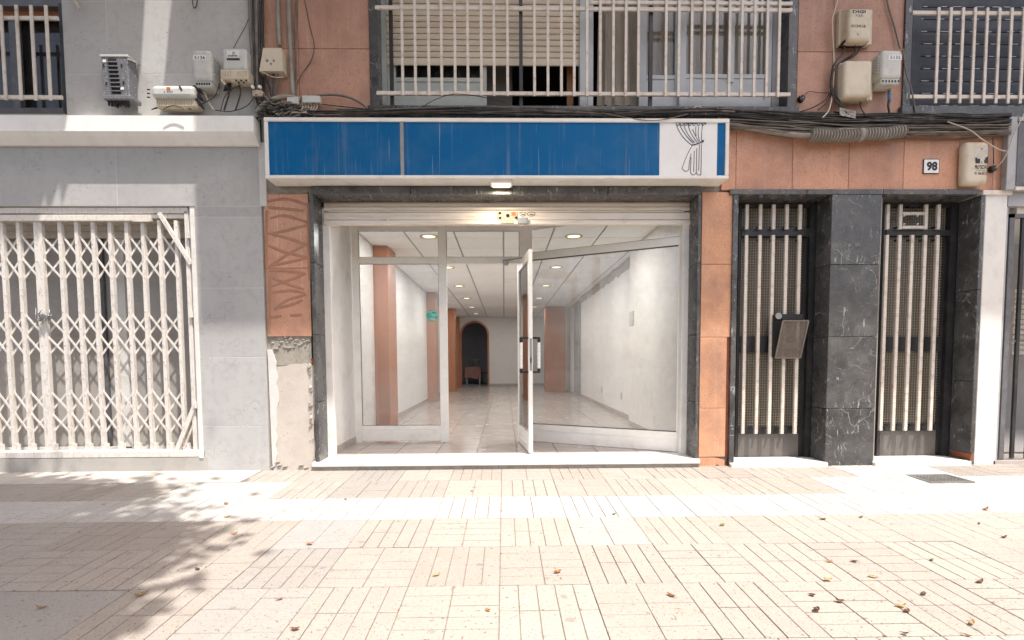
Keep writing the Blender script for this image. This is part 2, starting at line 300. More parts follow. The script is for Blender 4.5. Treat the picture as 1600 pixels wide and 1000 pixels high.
# ------------------------------------------------------------------ geometry helpers
class MB:
    def __init__(s): s.bm = bmesh.new()
    def box(s, x0, x1, y0, y1, z0, z1, bev=0, seg=1):
        r = bmesh.ops.create_cube(s.bm, size=1)['verts']
        for v in r: v.co = Vector(((x0 + x1) / 2 + v.co.x * (x1 - x0), (y0 + y1) / 2 + v.co.y * (y1 - y0), (z0 + z1) / 2 + v.co.z * (z1 - z0)))
        if bev:
            es = list({e for v in r for e in v.link_edges})
            bmesh.ops.bevel(s.bm, geom=es, offset=bev, segments=seg, affect='EDGES', profile=.5)
        return s
    def bar(s, a, b, w, t, up=Vector((0, -1, 0))):
        a, b = Vector(a), Vector(b); d = (b - a); L = d.length; d.normalize()
        n = (up - d * up.dot(d)).normalized(); q = d.cross(n)
        vs = [s.bm.verts.new(c + q * (w / 2 * i) + n * (t / 2 * j)) for c in (a, b) for i, j in ((-1, -1), (1, -1), (1, 1), (-1, 1))]
        for f in ((0, 1, 2, 3), (7, 6, 5, 4), (0, 4, 5, 1), (1, 5, 6, 2), (2, 6, 7, 3), (3, 7, 4, 0)): s.bm.faces.new([vs[i] for i in f])
        return s
    def tube(s, pts, r, n=6, cap=True):
        pts = [Vector(p) for p in pts]; rings = []
        for i, p in enumerate(pts):
            d = (pts[min(i + 1, len(pts) - 1)] - pts[max(i - 1, 0)]).normalized()
            u = Vector((0, 1, 0)) if abs(d.y) < .9 else Vector((1, 0, 0))
            a = d.cross(u).normalized(); b = d.cross(a)
            rr = r[i] if isinstance(r, (list, tuple)) else r
            rings.append([s.bm.verts.new(p + (a * math.cos(k * 2 * math.pi / n) + b * math.sin(k * 2 * math.pi / n)) * rr) for k in range(n)])
        for A, B in zip(rings, rings[1:]):
            for k in range(n): s.bm.faces.new((A[k], A[(k + 1) % n], B[(k + 1) % n], B[k])).smooth = True
        if cap:
            s.bm.faces.new(rings[0][::-1]); s.bm.faces.new(rings[-1])
        return s
    def prism(s, xz, y0, y1):
        a = [s.bm.verts.new((x, y0, z)) for x, z in xz]; b = [s.bm.verts.new((x, y1, z)) for x, z in xz]
        s.bm.faces.new(a); s.bm.faces.new(b[::-1]); n = len(xz)
        for i in range(n): s.bm.faces.new((a[i], b[i], b[(i + 1) % n], a[(i + 1) % n]))
        return s
    def prof(s, yz, x0, x1):
        a = [s.bm.verts.new((x0, y, z)) for y, z in yz]; b = [s.bm.verts.new((x1, y, z)) for y, z in yz]
        s.bm.faces.new(a); s.bm.faces.new(b[::-1]); n = len(yz)
        for i in range(n): s.bm.faces.new((a[i], b[i], b[(i + 1) % n], a[(i + 1) % n]))
        return s
    def disc(s, c, r, axis='Y', h=.01, n=20, r2=None):
        c = Vector(c); r2 = r if r2 is None else r2
        ax = {'X': (Vector((0, 1, 0)), Vector((0, 0, 1)), Vector((1, 0, 0))), 'Y': (Vector((1, 0, 0)), Vector((0, 0, 1)), Vector((0, 1, 0))), 'Z': (Vector((1, 0, 0)), Vector((0, 1, 0)), Vector((0, 0, 1)))}[axis]
        A = [s.bm.verts.new(c + (ax[0] * math.cos(k * 2 * math.pi / n) + ax[1] * math.sin(k * 2 * math.pi / n)) * r) for k in range(n)]
        B = [s.bm.verts.new(c + ax[2] * h + (ax[0] * math.cos(k * 2 * math.pi / n) + ax[1] * math.sin(k * 2 * math.pi / n)) * r2) for k in range(n)]
        s.bm.faces.new(A); s.bm.faces.new(B[::-1])
        for k in range(n): s.bm.faces.new((A[k], B[k], B[(k + 1) % n], A[(k + 1) % n]))
        return s
    def mesh(s, name, mat, off=Vector()):
        for v in s.bm.verts: v.co -= off
        bmesh.ops.recalc_face_normals(s.bm, faces=s.bm.faces)
        me = bpy.data.meshes.new(name); s.bm.to_mesh(me); s.bm.free()
        if mat is not None: me.materials.append(M[mat] if isinstance(mat, str) else mat)
        return me

def props(o, label=None, cat=None, group=None, kind=None):
    for k, v in (('label', label), ('category', cat), ('group', group), ('kind', kind)):
        if v: o[k] = v
    return o
def thing(name, label, cat, loc=(0, 0, 0), group=None, kind=None):
    o = bpy.data.objects.new(name, None); o.empty_display_size = .1; COL.objects.link(o); o.location = loc
    return props(o, label, cat, group, kind)
def wloc(o):
    v = o.location.copy()
    while o.parent: o = o.parent; v += o.location
    return v
def add(name, me, loc, parent=None):
    o = bpy.data.objects.new(name, me); COL.objects.link(o)
    if parent: o.parent = parent; o.location = Vector(loc) - wloc(parent)
    else: o.location = loc
    return o
def part(name, mb, mat, parent=None, label=None, kind=None):
    vs = [v.co for v in mb.bm.verts]
    c = Vector([(min(v[i] for v in vs) + max(v[i] for v in vs)) / 2 for i in range(3)])
    if parent is None: c.z = min(v.z for v in vs)
    return props(add(name, mb.mesh(name, mat, c), c, parent), label, None, None, kind)
def solo(name, mb, mat, label, cat, group=None, kind=None):
    return props(part(name, mb, mat), label, cat, group, kind)
_cache = {}
def bx(name, x0, x1, y0, y1, z0, z1, mat, parent=None, bev=0.0, label=None, seg=1):
    dx, dy, dz = abs(x1 - x0), abs(y1 - y0), abs(z1 - z0)
    key = (round(dx, 4), round(dy, 4), round(dz, 4), mat, bev, seg)
    if key not in _cache: _cache[key] = MB().box(-dx / 2, dx / 2, -dy / 2, dy / 2, -dz / 2, dz / 2, bev, seg).mesh(name, mat)
    return props(add(name, _cache[key], ((x0 + x1) / 2, (y0 + y1) / 2, (z0 + z1) / 2), parent), label)
def bp(name, px0, py0, px1, py1, Y, dep, mat, parent=None, bev=0.0, label=None, seg=1):
    a, b, c, d = RX(px0, py0, px1, py1, Y); return bx(name, a, b, Y, Y + dep, c, d, mat, parent, bev, label, seg)
def text(s, px, py, Y, hpx, mat, parent, wpx=None, name='lettering', bold=0.0):
    cu = bpy.data.curves.new(name, 'FONT'); cu.body = s; cu.align_x = 'CENTER'; cu.align_y = 'CENTER'; cu.size = 1; cu.offset = bold; cu.resolution_u = 3
    t = bpy.data.objects.new(name, cu); COL.objects.link(t); bpy.context.view_layer.update()
    me = bpy.data.meshes.new_from_object(t.evaluated_get(bpy.context.evaluated_depsgraph_get())); bpy.data.objects.remove(t)
    xs = [v.co.x for v in me.vertices]; ys = [v.co.y for v in me.vertices]
    k = (CAM.y - Y) / -FPX
    h = hpx * k / max(1e-6, max(ys) - min(ys)); wd = (wpx * k / (max(xs) - min(xs))) if wpx else h
    cx, cy = (max(xs) + min(xs)) / 2, (max(ys) + min(ys)) / 2
    for v in me.vertices: v.co = Vector(((v.co.x - cx) * wd, 0, (v.co.y - cy) * h))
    me.materials.append(M[mat]); return add(name, me, onY(px, py, Y), parent)

def panels(name, xs, ys, Y, dep, mat, parent, gap=.003, bev=.003, skip=()):
    for j in range(len(ys) - 1):
        for i in range(len(xs) - 1):
            if (i, j) in skip: continue
            a, b, c, d = RX(xs[i], ys[j], xs[i + 1], ys[j + 1], Y)
            bx(name, a + gap / 2, b - gap / 2, Y, Y + dep, c + gap / 2, d - gap / 2, mat, parent, bev)
def smooth(P, n=6):
    Q = []
    for i in range(len(P) - 1):
        p0, p1, p2, p3 = P[max(i - 1, 0)], P[i], P[i + 1], P[min(i + 2, len(P) - 1)]
        for k in range(n):
            t = k / n; Q.append(.5 * ((2 * p1) + (p2 - p0) * t + (2 * p0 - 5 * p1 + 4 * p2 - p3) * t * t + (3 * p1 - p0 - 3 * p2 + p3) * t ** 3))
    Q.append(P[-1]); return Q
# ================================================================== SETTING
gnd = MB().box(-40, 40, -60, 40, -.9, -.42); solo('ground', gnd, 'asphalt', None, None, kind='structure')
rd = MB(); zr = SL * -5.2 - .14
rd.prof([(-5.2, zr), (-13, zr), (-13, zr - .2), (-5.2, zr - .2)], -30, 30); solo('road', rd, 'asphalt', None, None, kind='structure')
kb = MB(); kb.prof([(-5.0, SL * -5.0), (-5.2, SL * -5.2), (-5.2, -.5), (-5.0, -.5)], -30, 30); solo('kerb', kb, 'concrete', None, None, kind='structure')
pv = MB(); pv.prof([(.5, -.008), (0, -.008), (-5.0, SL * -5 - .008), (-5.0, -.42), (.5, -.42)], -30, 30)
pavement = solo('pavement', pv, 'joint', None, None, kind='structure')
cs = MB(); cs.prof([(-.001, .001), (-.385, SL * -.385 + .001), (-.385, -.03), (-.001, -.03)], -8, -2.29)
part('concrete_strip', cs, 'concrete', pavement)
S = .45; X0 = -.03
def slab_mesh(orient, fine=False, worn=0):
    mb = MB(); g = .0035; h = S / 2
    nx, ny = (2, 5) if orient == 0 else (5, 2)
    if fine: nx, ny = (1, 14) if orient == 0 else (14, 1)
    gx = (.0048, .0034, .0018)[worn] if not fine else .008
    for i in range(nx):
        for j in range(ny):
            mb.box(-h + S * i / nx + gx / 2 + .0006, -h + S * (i + 1) / nx - gx / 2, -h + S * j / ny + gx / 2 + .0006, -h + S * (j + 1) / ny - gx / 2, -.012, random.uniform(-.0008, .0008), .0022)
    return mb
slabm = {}
def slab(c, r, m, fine=False):
    o = (r + c) % 2; v = random.randrange(3); k = (o, m, fine, v)
    if k not in slabm: slabm[k] = slab_mesh(o, fine, v).mesh('paving_slab', m)
    y = .057 - S * (r + .5); x = X0 + S * (c + .5)
    ob = add('paving_slab', slabm[k], (x, y, SL * y + random.uniform(-.0015, .0015)), pavement)
    ob.rotation_euler = (math.atan(SL) + random.uniform(-.002, .002), random.uniform(-.002, .002), 0)
for r in range(7):
    zfar = 4.5 + (.057 - S * r); lim = 1.12 * zfar + .4
    for c in range(-13, 13):
        if abs(X0 + S * (c + .5)) > lim: continue
        if r == 0 and c <= -6: continue
        if r >= 5 and c <= -5: continue
        m = 'p_beige'
        if r == 2: m = 'p_white'
        if r == 1 and c in (-1, 0, -5, -6, -7, 3): m = 'p_cream'
        if r == 1 and c in (-5, -6): m = 'p_white'
        if r <= 1 and c >= 7: m = 'p_white'
        if r == 1 and c >= 6: m = 'p_white'
        if r == 0 and c >= 9: m = 'p_beige'
        if c == -3 and r != 2: m = 'p_grey'
        if (r, c) in ((3, 1), (3, -3)): m = 'p_lilac'
        if (r, c) in ((5, -1), (6, -1)): m = 'p_cream'
        slab(c, r, m, r == 0 and c >= 9)
cp = MB(); cp.prof([(.057 - S * 5 - .004, SL * (.057 - S * 5) - .002), (-3.6, SL * -3.6 - .002), (-3.6, -.25), (.057 - S * 5, -.2)], -5, X0 - S * 4 - .004)
part('concrete_patch', cp, 'p_grey', pavement)
# drain cover
dp = onG(1467, 748); dw = .19
dr = thing('drain_cover', 'grey metal drain cover set in the paving before the right street door', 'drain cover', (dp.x, dp.y, SL * dp.y))
fr = MB(); a0 = SL * dp.y + .004
for x0, x1, y0, y1 in ((-dw, dw, -.13, -.11), (-dw, dw, .11, .13), (-dw, -dw + .02, -.11, .11), (dw - .02, dw, -.11, .11)): fr.box(dp.x + x0, dp.x + x1, dp.y + y0, dp.y + y1, a0 - .01, a0 + .004)
part('frame', fr, 'steel', dr)
gr = MB(); gr.box(dp.x - dw + .02, dp.x + dw - .02, dp.y - .11, dp.y + .11, a0 - .03, a0 - .008)
part('pit', gr, 'hole', dr)
gr = MB()
for i in range(11):
    for j in range(7):
        gx = dp.x - dw + .037 + i * .0305; gy = dp.y - .094 + j * .031
        gr.box(gx - .011, gx + .011, gy - .010, gy + .010, a0 - .008, a0 + .002)
part('grid', gr, 'steel', dr)

# ================================================================== APARTMENT BUILDING
AB = thing('apartment_building', 'apartment building faced in salmon stone with black marble surrounds and an empty ground floor shop', 'building', (0, .3, 0))
def core(px0, py0, px1, py1, mat='mortar', Y=.03, d=.25): bp('wall_core', px0, py0, px1, py1, Y, d, mat, AB)
core(407, -160, 578, 180); core(1246, -160, 1413, 180); core(407, 180, 1575, 300); core(407, 300, 486, 736); core(1095, 300, 1143, 736); core(1300, 303, 1372, 736)
core(488, 300, 1094, 306); core(1143, 297, 1530, 306)
core(578, -900, 1750, -130); core(407, -900, 578, -160); core(1413, -160, 1422, 180)
# salmon stone slabs
panels('stone_panel', [413, 466, 578], [-120, -70, 76, 181], 0, .028, 'pinkdull', AB)
panels('stone_panel', [1246, 1301, 1413], [-120, -70, 81, 181], 0, .028, 'pinkdull', AB)
panels('stone_panel', [1128, 1150.5, 1239, 1327, 1413, 1499.5, 1553, 1576], [181, 297], 0, .028, 'pink', AB)
panels('stone_panel', [1094, 1142], [300, 413, 527], 0, .028, 'pinklite', AB)
panels('stone_panel', [1094, 1136.5], [527, 638, 714], 0, .028, 'pinklite', AB)
mb = MB(); a, b, c, d = RX(1095, 714, 1136, 735, 0)
mb.prism([(a, c), (a + .16, c), (a + .17, c + .06), (b, c + .02), (b, d - .03), (a + .16, d - .004), (a, d + .01)], 0.004, .028); part('broken_stone_panel', mb, 'pinklite', AB, 'cracked salmon slab at the foot of the pier')
bp('brick', 1136.5, 527, 1142, 716, .012, .03, 'brick', AB); bp('brick', 1120, 722, 1141, 734, .02, .02, 'brick', AB)
# left pier: stone with brown adhesive swirls over broken mortar
panels('stone_panel', [417.5, 487], [303, 419, 526], .012, .02, 'pink', AB)
bp('pier_edge', 405, 228, 413, 545, .002, .03, 'mortar', AB)
def stroke(pts, wd, Y=.0122):
    mb = MB(); Q = smooth([onY(x + random.uniform(-2, 2), y + random.uniform(-2, 2), Y) for x, y in pts], 9); rows = []
    for i, q in enumerate(Q):
        d = (Q[min(i + 1, len(Q) - 1)] - Q[max(i - 1, 0)]).normalized(); nn = Vector((-d.z, 0, d.x)); ww = wd * (.55 + .45 * math.sin(math.pi * (i + .5) / len(Q)) ** .5) * random.uniform(.85, 1.1)
        rows.append([mb.bm.verts.new(q + nn * ww * s + Vector((0, -.002 * h - random.uniform(0, .0015), 0))) for s, h in ((-1, 0), (-.55, 1), (.55, 1), (1, 0))])
    for A, B in zip(rows, rows[1:]):
        for k in range(3): mb.bm.faces.new((A[k], A[k + 1], B[k + 1], B[k]))
    part('adhesive_stroke', mb, 'glue', AB)
for pts in ([(417, 314), (450, 312), (480, 322)], [(420, 326), (475, 330)], [(422, 340), (445, 337), (478, 346), (482, 352)], [(480, 352), (450, 362), (420, 366)], [(420, 366), (455, 375), (482, 384)],
            [(418, 384), (445, 394), (482, 404)], [(480, 380), (450, 398), (420, 416)], [(420, 417), (450, 412), (478, 404)], [(420, 424), (450, 424), (477, 428)], [(476, 428), (450, 438), (424, 446)], [(424, 432), (450, 442), (474, 452)],
            [(424, 456), (455, 456), (478, 460)], [(478, 460), (450, 470), (430, 484)], [(430, 484), (455, 478), (474, 470)], [(424, 497), (440, 495)], [(455, 494), (472, 492)], [(417, 330), (417, 420)], [(483, 318), (484, 440)], [(421, 430), (423, 520)]):
    stroke(pts, .015)
random.seed(11)
def ragged(px0, py0, px1, py1, Y, dep, mat, name, amp=4, n=9, label=None):
    pts = []
    for i in range(n): pts.append((px0 + (px1 - px0) * i / n, py0 + random.uniform(-amp, amp)))
    for i in range(n): pts.append((px1 + random.uniform(-amp, amp) * .5, py0 + (py1 - py0) * i / n))
    for i in range(n): pts.append((px1 + (px0 - px1) * i / n, py1 + random.uniform(-amp, amp) * .5))
    for i in range(n): pts.append((px0 + random.uniform(-amp, amp) * .5, py1 + (py0 - py1) * i / n))
    mb = MB(); mb.prism([(onY(x, y, Y).x, onY(x, y, Y).z) for x, y in pts], Y, Y + dep); part(name, mb, mat, AB, label)
ragged(424, 531, 484, 572, .024, .02, 'mortar', 'mortar_patch', 4)
ragged(426, 570, 492, 736, .020, .02, 'patch', 'plaster_patch', 3)
mb = MB(); pl = [(417, 546)] + [(418 + (y - 546) * .042, y) for y in range(560, 736, 16)] + [(427, 736), (436, 736)] + [(434 + random.uniform(-2.5, 2.5) - abs(y - 640) * .03, y) for y in range(722, 560, -12)] + [(428, 556), (424, 546)]
mb.prism([(onY(x, y, .012).x, onY(x, y, .012).z) for x, y in pl], .012, .03); part('plaster_skim', mb, 'patchwhite', AB)
ragged(484, 560, 495, 735, .026, .02, 'brick', 'brick_edge', 1)
for k in range(46):
    y = random.uniform(565, 733); x = 483 + (y - 560) * .045 + random.gauss(0, 2.4); p = onY(x, y, .014); s = random.uniform(.008, .024)
    if k % 2 == 0:
        mb = MB(); r = bmesh.ops.create_icosphere(mb.bm, subdivisions=1, radius=s)['verts']
        for v in r: v.co = p + Vector((v.co.x * .7, v.co.y * .5, v.co.z * 1.1)) + mnoise.noise_vector(v.co * 90) * s * .5
        part('mortar_lump', mb, random.choice(['mortar', 'mortar', 'patch']), AB)
for k in range(26):
    y = random.uniform(527, 545); x = random.uniform(424, 482); p = onY(x, y, .02); s = random.uniform(.008, .018)
    mb = MB(); r = bmesh.ops.create_icosphere(mb.bm, subdivisions=1, radius=s)['verts']
    for v in r: v.co = p + Vector((v.co.x * 1.2, v.co.y * .5, v.co.z * .7)) + mnoise.noise_vector(v.co * 80) * s * .5
    part('mortar_lump', mb, 'mortar', AB)
for x, y in ((433, 722), (445, 729), (470, 727), (478, 731), (427, 730), (436, 727)):
    p = onY(x, y, .01); mb = MB(); r = bmesh.ops.create_icosphere(mb.bm, subdivisions=1, radius=.022)['verts']
    for v in r: v.co = p + Vector((v.co.x * 1.2, v.co.y * .7, v.co.z * .6)) + mnoise.noise_vector(v.co * 60) * .012
    part('mortar_lump', mb, 'mortar', AB)
# black marble round the shop opening
def marb(px0, py0, px1, py1, Y=-.02, d=.22): bp('marble_panel', px0, py0, px1, py1, Y, d, 'marble', AB, .003)
for y0, y1 in ((304, 410), (410.6, 522), (522.6, 628), (628.6, 735)):
    k = (y0 + y1) / 2; xl = 485.5 + (k - 305) * .018; marb(488.5, y0, 494.5, y1)
    marb(1088.5, y0, 1093.3, y1)
for x0, x1 in ((484, 640), (640.6, 800), (800.6, 950), (950.6, 1095.5)): marb(x0, 291, x1, 303.5)
# portal
marb(1142.5, 304, 1150.5, 735)
for x0, x1 in ((1142, 1262), (1262.6, 1382), (1382.6, 1534)): marb(x0, 295.5, x1, 303.5, -.022, .242)
for y0, y1 in ((304, 413), (413.6, 526), (526.6, 638), (638.6, 736)): marb(1294.5, y0, 1371, y1)
for y0, y1 in ((304, 452), (452.6, 595), (595.6, 708)): marb(1524.5, y0, 1530.5, y1)
bp('brick', 1524.5, 708.6, 1530, 719, 0, .2, 'brick', AB); marb(1524.5, 719.6, 1530.5, 735)
bp('dark_backing', 1151.5, 304, 1297, 736, .34, .05, 'hole', AB); bp('dark_backing', 1374, 304, 1524, 736, .34, .05, 'hole', AB)  # near-black boards stand in for the unlit space behind the doors
for x0, x1 in ((1144, 1297), (1371, 1523)):
    a, b, c, d = RX(x0, 700, x1, 740, -.03); bx('doorstep', a, b, -.06, .24, -.1, .036, 'sill', AB, .006)
# shop sill
xl, xr = onY(490, 728, 0).x, onY(1091, 728, 0).x
bx('shop_sill', xl, xr, -.05, .30, .035, .078, 'sill', AB, .006); bx('sill_base', xl, xr, -.028, .28, -.12, .035, 'mortar', AB)
# ---- first floor windows: reveals, sills
bp('marble_reveal', 578, -130, 590.5, 166, -.02, .25, 'marble', AB); bp('marble_reveal', 1232, -130, 1245.5, 176, -.02, .25, 'marble', AB)
bp('marble_reveal', 1413, -130, 1424, 178, -.02, .25, 'marble', AB)
a, b, c, d = RX(573, 166, 1250, 180, -.04); bx('window_sill', a, b, -.05, .26, c, d, 'marble', AB, .004)
a, b, c, d = RX(1411, 166, 1700, 183, -.04); bx('window_sill', a, b, -.05, .26, c, d, 'marble', AB, .004)
# room behind the first floor windows
def room(x0, x1, y0, y1, z0, z1, mat, parent, t=.05, name='room_shell'):
    mb = MB(); mb.box(x0 - t, x0, y0, y1, z0, z1); mb.box(x1, x1 + t, y0, y1, z0, z1); mb.box(x0 - t, x1 + t, y1, y1 + t, z0, z1)
    mb.box(x0 - t, x1 + t, y0, y1 + t, z1, z1 + t); mb.box(x0 - t, x1 + t, y0, y1 + t, z0 - t, z0); return part(name, mb, mat, parent)
zs = onY(900, 172, 0).z
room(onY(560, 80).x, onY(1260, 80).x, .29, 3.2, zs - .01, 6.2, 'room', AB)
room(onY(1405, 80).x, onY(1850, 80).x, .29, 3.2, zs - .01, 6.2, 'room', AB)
# centre window: blind, sashes
WY = .14
bp('shutter_guide', 591, -130, 604, 165, WY - .02, .08, 'sashgreen', AB); bp('window_jamb', 604.5, -130, 611, 165, WY + .02, .06, 'sashgreen', AB)
bl = add('roller_blind', None, onY(757, 40, WY), AB)
ys = [102.5 - 9.35 * k for k in range(18)]
for k, y in enumerate(ys):
    h = 12.5 if k == 0 else 9.35
    if k > 0: y -= 3.2
    a, b, c, d = RX(605, y - h, 906, y, WY); mb = MB(); t = .0035
    mb.prof([(WY + .012, c + .0035), (WY + .003, c + .006), (WY, c + (d - c) * .35), (WY, c + (d - c) * .7), (WY + .006, d - .002), (WY + .012, d - .002)], a, b)
    o = part('slat', mb, 'blind', bl)
def sash(px0, py0, px1, py1, fw, Y, mat, pane='glass', low=None, parent=AB, fb=None):
    """one sash: frame with a pane; low = height in px of a solid lower panel"""
    fb = fb or fw; mb = MB(); a, b, c, d = RX(px0, py0, px1, py1, Y); f = fw * .0062; f2 = fb * .0062
    mb.box(a, a + f, Y, Y + .045, c, d); mb.box(b - f, b, Y, Y + .045, c, d); mb.box(a + f, b - f, Y, Y + .045, d - f, d); mb.box(a + f, b - f, Y, Y + .045, c, c + f2)
    w_ = part('window', mb, mat, parent)
    lo = c + f2
    if low:
        l1 = low * .0062; mb = MB(); mb.box(a + f, b - f, Y + .012, Y + .035, lo, lo + l1 - .006); mb.box(a + f, b - f, Y + .004, Y + .04, lo + l1 - .006, lo + l1 + .03); part('lower_panel', mb, mat, w_); lo += l1 + .03
    mb = MB(); mb.box(a + f, b - f, Y + .02, Y + .026, lo, d - f); part('pane', mb, pane, w_); return w_
sash(611.5, -130, 760, 166, 6, WY + .03, 'sashgreen', 'glassthin', 32)
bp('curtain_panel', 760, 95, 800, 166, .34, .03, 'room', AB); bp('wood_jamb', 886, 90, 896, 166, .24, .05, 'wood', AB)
bp('window_jamb', 906, -130, 918, 166, WY - .03, .09, 'sash', AB); bp('window_jamb', 918.5, -130, 927, 166, WY - .01, .06, 'sash', AB)
sash(999, -130, 1066, 167, 11, WY + .02, 'sash', 'glassthin', 32)
sash(1062, -130, 1206, 167, 10, WY - .03, 'sash', 'glassthin', 34)
bp('window_mullion', 1138, -130, 1147, 128, WY - .035, .03, 'sash', AB); bp('shutter_guide', 1207, -130, 1231, 167, WY - .02, .06, 'greyframe', AB)
def curtain(px0, px1, py0, py1, Y, amp, n, label, foot=0):
    mb = MB(); a, b, c, d = RX(px0, py0, px1, py1, Y); N = n * 10; rows = []
    for j in range(7):
        t = j / 6; z = d + (c - d) * t; sp = 1 + foot * t
        rows.append([mb.bm.verts.new((a + (b - a) * (.5 + (i / N - .5) * sp), Y + amp * (.5 + .5 * t) * (math.sin(i / N * n * 6.28 + .6 * math.sin(t * 3)) + .4 * math.sin(i / N * n * 2.3 * 6.28 + 1)), z)) for i in range(N + 1)])
    for A, B in zip(rows, rows[1:]):
        for i in range(N): mb.bm.faces.new((A[i], A[i + 1], B[i + 1], B[i])).smooth = True
    bmesh.ops.solidify(mb.bm, geom=mb.bm.faces[:], thickness=.002)
    return solo('curtain', mb, 'curtain', label, 'curtain', 'beige window curtains')
curtain(937, 1000, -120, 166, .26, .022, 4, 'loose beige curtain with an embroidered hem hanging in the open gap of the upstairs window', .12)
curtain(1008, 1066, -120, 160, .20, .02, 4, 'beige curtain behind the narrow sash right of the open curtain gap')
curtain(1070, 1140, -120, 160, .165, .02, 5, 'beige curtain behind the left pane of the wide right hand sash')
curtain(1146, 1196, -120, 160, .165, .02, 3, 'beige curtain drawn to the right edge of the upstairs window')
# right window: navy slats
rb = add('roller_blind', None, onY(1550, 80, .16), AB)
bp('window_jamb', 1424.5, -130, 1438, 167, .13, .05, 'navy', AB)
for k in range(16):
    y1 = 166 - 19.3 * k; a, b, c, d = RX(1438, y1 - 19.3, 1720, y1, .16)
    mb = MB(); mb.prof([(.175, c + .001), (.163, c + .003), (.160, c + .03), (.160, d - .03), (.164, d - .004), (.175, d - .002)], a, b); part('slat', mb, 'navy', rb)
    mb = MB()
    for j in range(7):
        x = onY(1442 + j * 26 + random.uniform(-6, 6), y1, .16).x; mb.box(x, x + random.uniform(.03, .09), .1585, .163, c + .0005, c + .0045)
    part('painted_light_slit', mb, 'label', rb, None, 'stuff')  # white dashes painted in for the light between the slats
# upper wall, plus an unseen block added and sized to shade the facade
HB = 6.6
def capt(px, py, p): q = onY(px, py, 0); return (q.x + LX / LY * p, q.z + p / LY)
p1 = (HB - onY(700, 510, 0).z) * LY
xs_ = onY(308, 400, 0).x + LX / LY * p1
bx('shade_block', xs_, 9.5, -p1, .05, HB, 13, 'facing', AB)
bx('upper_wall', onY(407, 0).x, 9.5, .05, .4, 6.25, 12, 'facing', AB)
# ================================================================== GREY BUILDING
GB = thing('grey_building', 'grey cement tiled building with a white cornice and a shop front behind a folding gate', 'building', (-3.6, .3, 0))
def gcore(px0, py0, px1, py1, Y=.03, d=.25): bp('wall_core', px0, py0, px1, py1, Y, d, 'concrete', GB)
gcore(101, -160, 405, 228); gcore(-260, 178, 405, 322); gcore(306, 318, 412, 737); gcore(-260, -900, 405, -120); gcore(-260, 717, 312, 740, .05)
bp('grout_bed', 101, -160, 405, 182, .0009, .02, 'grout', GB); bp('grout_bed', -260, 222, 414, 322, .0009, .02, 'grout', GB); bp('grout_bed', 312, 322, 414, 737, .0009, .02, 'grout', GB)
panels('wall_tile', [100, 169, 405], [-110, 2, 116, 181], 0, .028, 'greytile', GB, .0045, .0008)
panels('wall_tile', [-200, -10, 180, 404], [222, 322], 0, .028, 'greytile', GB, .0045, .0008)
panels('wall_tile', [311, 414.5], [322, 339, 450], 0, .028, 'greytile', GB, .0045, .0008)
panels('wall_tile', [311, 414.5], [450, 558], 0, .028, 'greytile', GB, .0045, .0008)
panels('wall_tile', [311, 414.5], [558, 666], 0, .028, 'greytile', GB, .0045, .0008)
panels('wall_tile', [311, 414.5], [666, 737], 0, .028, 'greytile', GB, .0045, .0008)
bp('plinth', -200, 717, 317, 738, -.004, .05, 'concrete', GB)
# cornice
z0, z1, z2, z3 = onY(250, 179, 0).z, onY(250, 180.5, -.115).z, onY(250, 205, -.115).z, onY(250, 228, -.02).z
mb = MB(); mb.prof([(-.001, z1 - .004), (-.115, z1), (-.115, z2), (-.09, z2 - .03), (-.03, z3), (-.001, z3)], -6.5, onY(396, 190, -.115).x); part('cornice', mb, 'ledge', GB)
# upper window at the far left
bp('window_frame', -200, 168, 103, 180, .06, .08, 'darkgrey', GB); bp('window_frame', -200, -20, 103, 9, .05, .08, 'darkgrey', GB)
bp('window_reveal', 95, 5, 103, 176, .03, .2, 'dark', GB); bp('window_mullion', 16, 9, 28, 172, .12, .05, 'darkgrey', GB)
a, b, c, d = RX(-200, 9, 98, 172, .2); mb = MB(); mb.box(a, b, .2, .206, c, d); part('pane', mb, 'glassgrey', GB); room(onY(-220, 80).x, onY(104, 80).x, .29, 2.5, onY(0, 176).z, 5.5, 'backroom', GB)
bp('wood_panel', -60, 12, 96, 28, .10, .03, 'wood', GB)
# shop front behind the folding gate
GY = .34
bp('lintel_board', -200, 318, 304, 346, .2, .1, 'cream', GB)
bl = add('roller_blind', None, onY(150, 358, GY - .05), GB)
for y0, y1 in ((341, 352), (352.5, 361), (361.5, 372)): bp('slat', -200, y0, 300, y1, GY - .06, .02, 'cream', bl)
bp('window_frame', -200, 699, 312, 716, GY - .03, .08, 'white', GB)
bp('window_mullion', 150, 372, 165, 700, GY - .02, .06, 'darkgrey', GB); bp('window_mullion', 178, 372, 198, 700, GY - .03, .07, 'white', GB)
for x0, x1 in ((-200, 150), (198, 312)):
    a, b, c, d = RX(x0, 372, x1, 700, GY); mb = MB(); mb.box(a, b, GY, GY + .006, c, d); part('pane', mb, 'frost', GB)
a, b, c, d = RX(165, 372, 178, 700, GY + .01); mb = MB(); mb.box(a, b, GY + .01, GY + .016, c, d); part('pane', mb, 'frost', GB)
bp('gate_reveal', 303, 322, 310.5, 720, .02, .36, 'white', GB)
room(onY(-230, 500, .4).x, onY(308, 500, .4).x, .40, 3.0, 0, 2.75, 'room', GB)
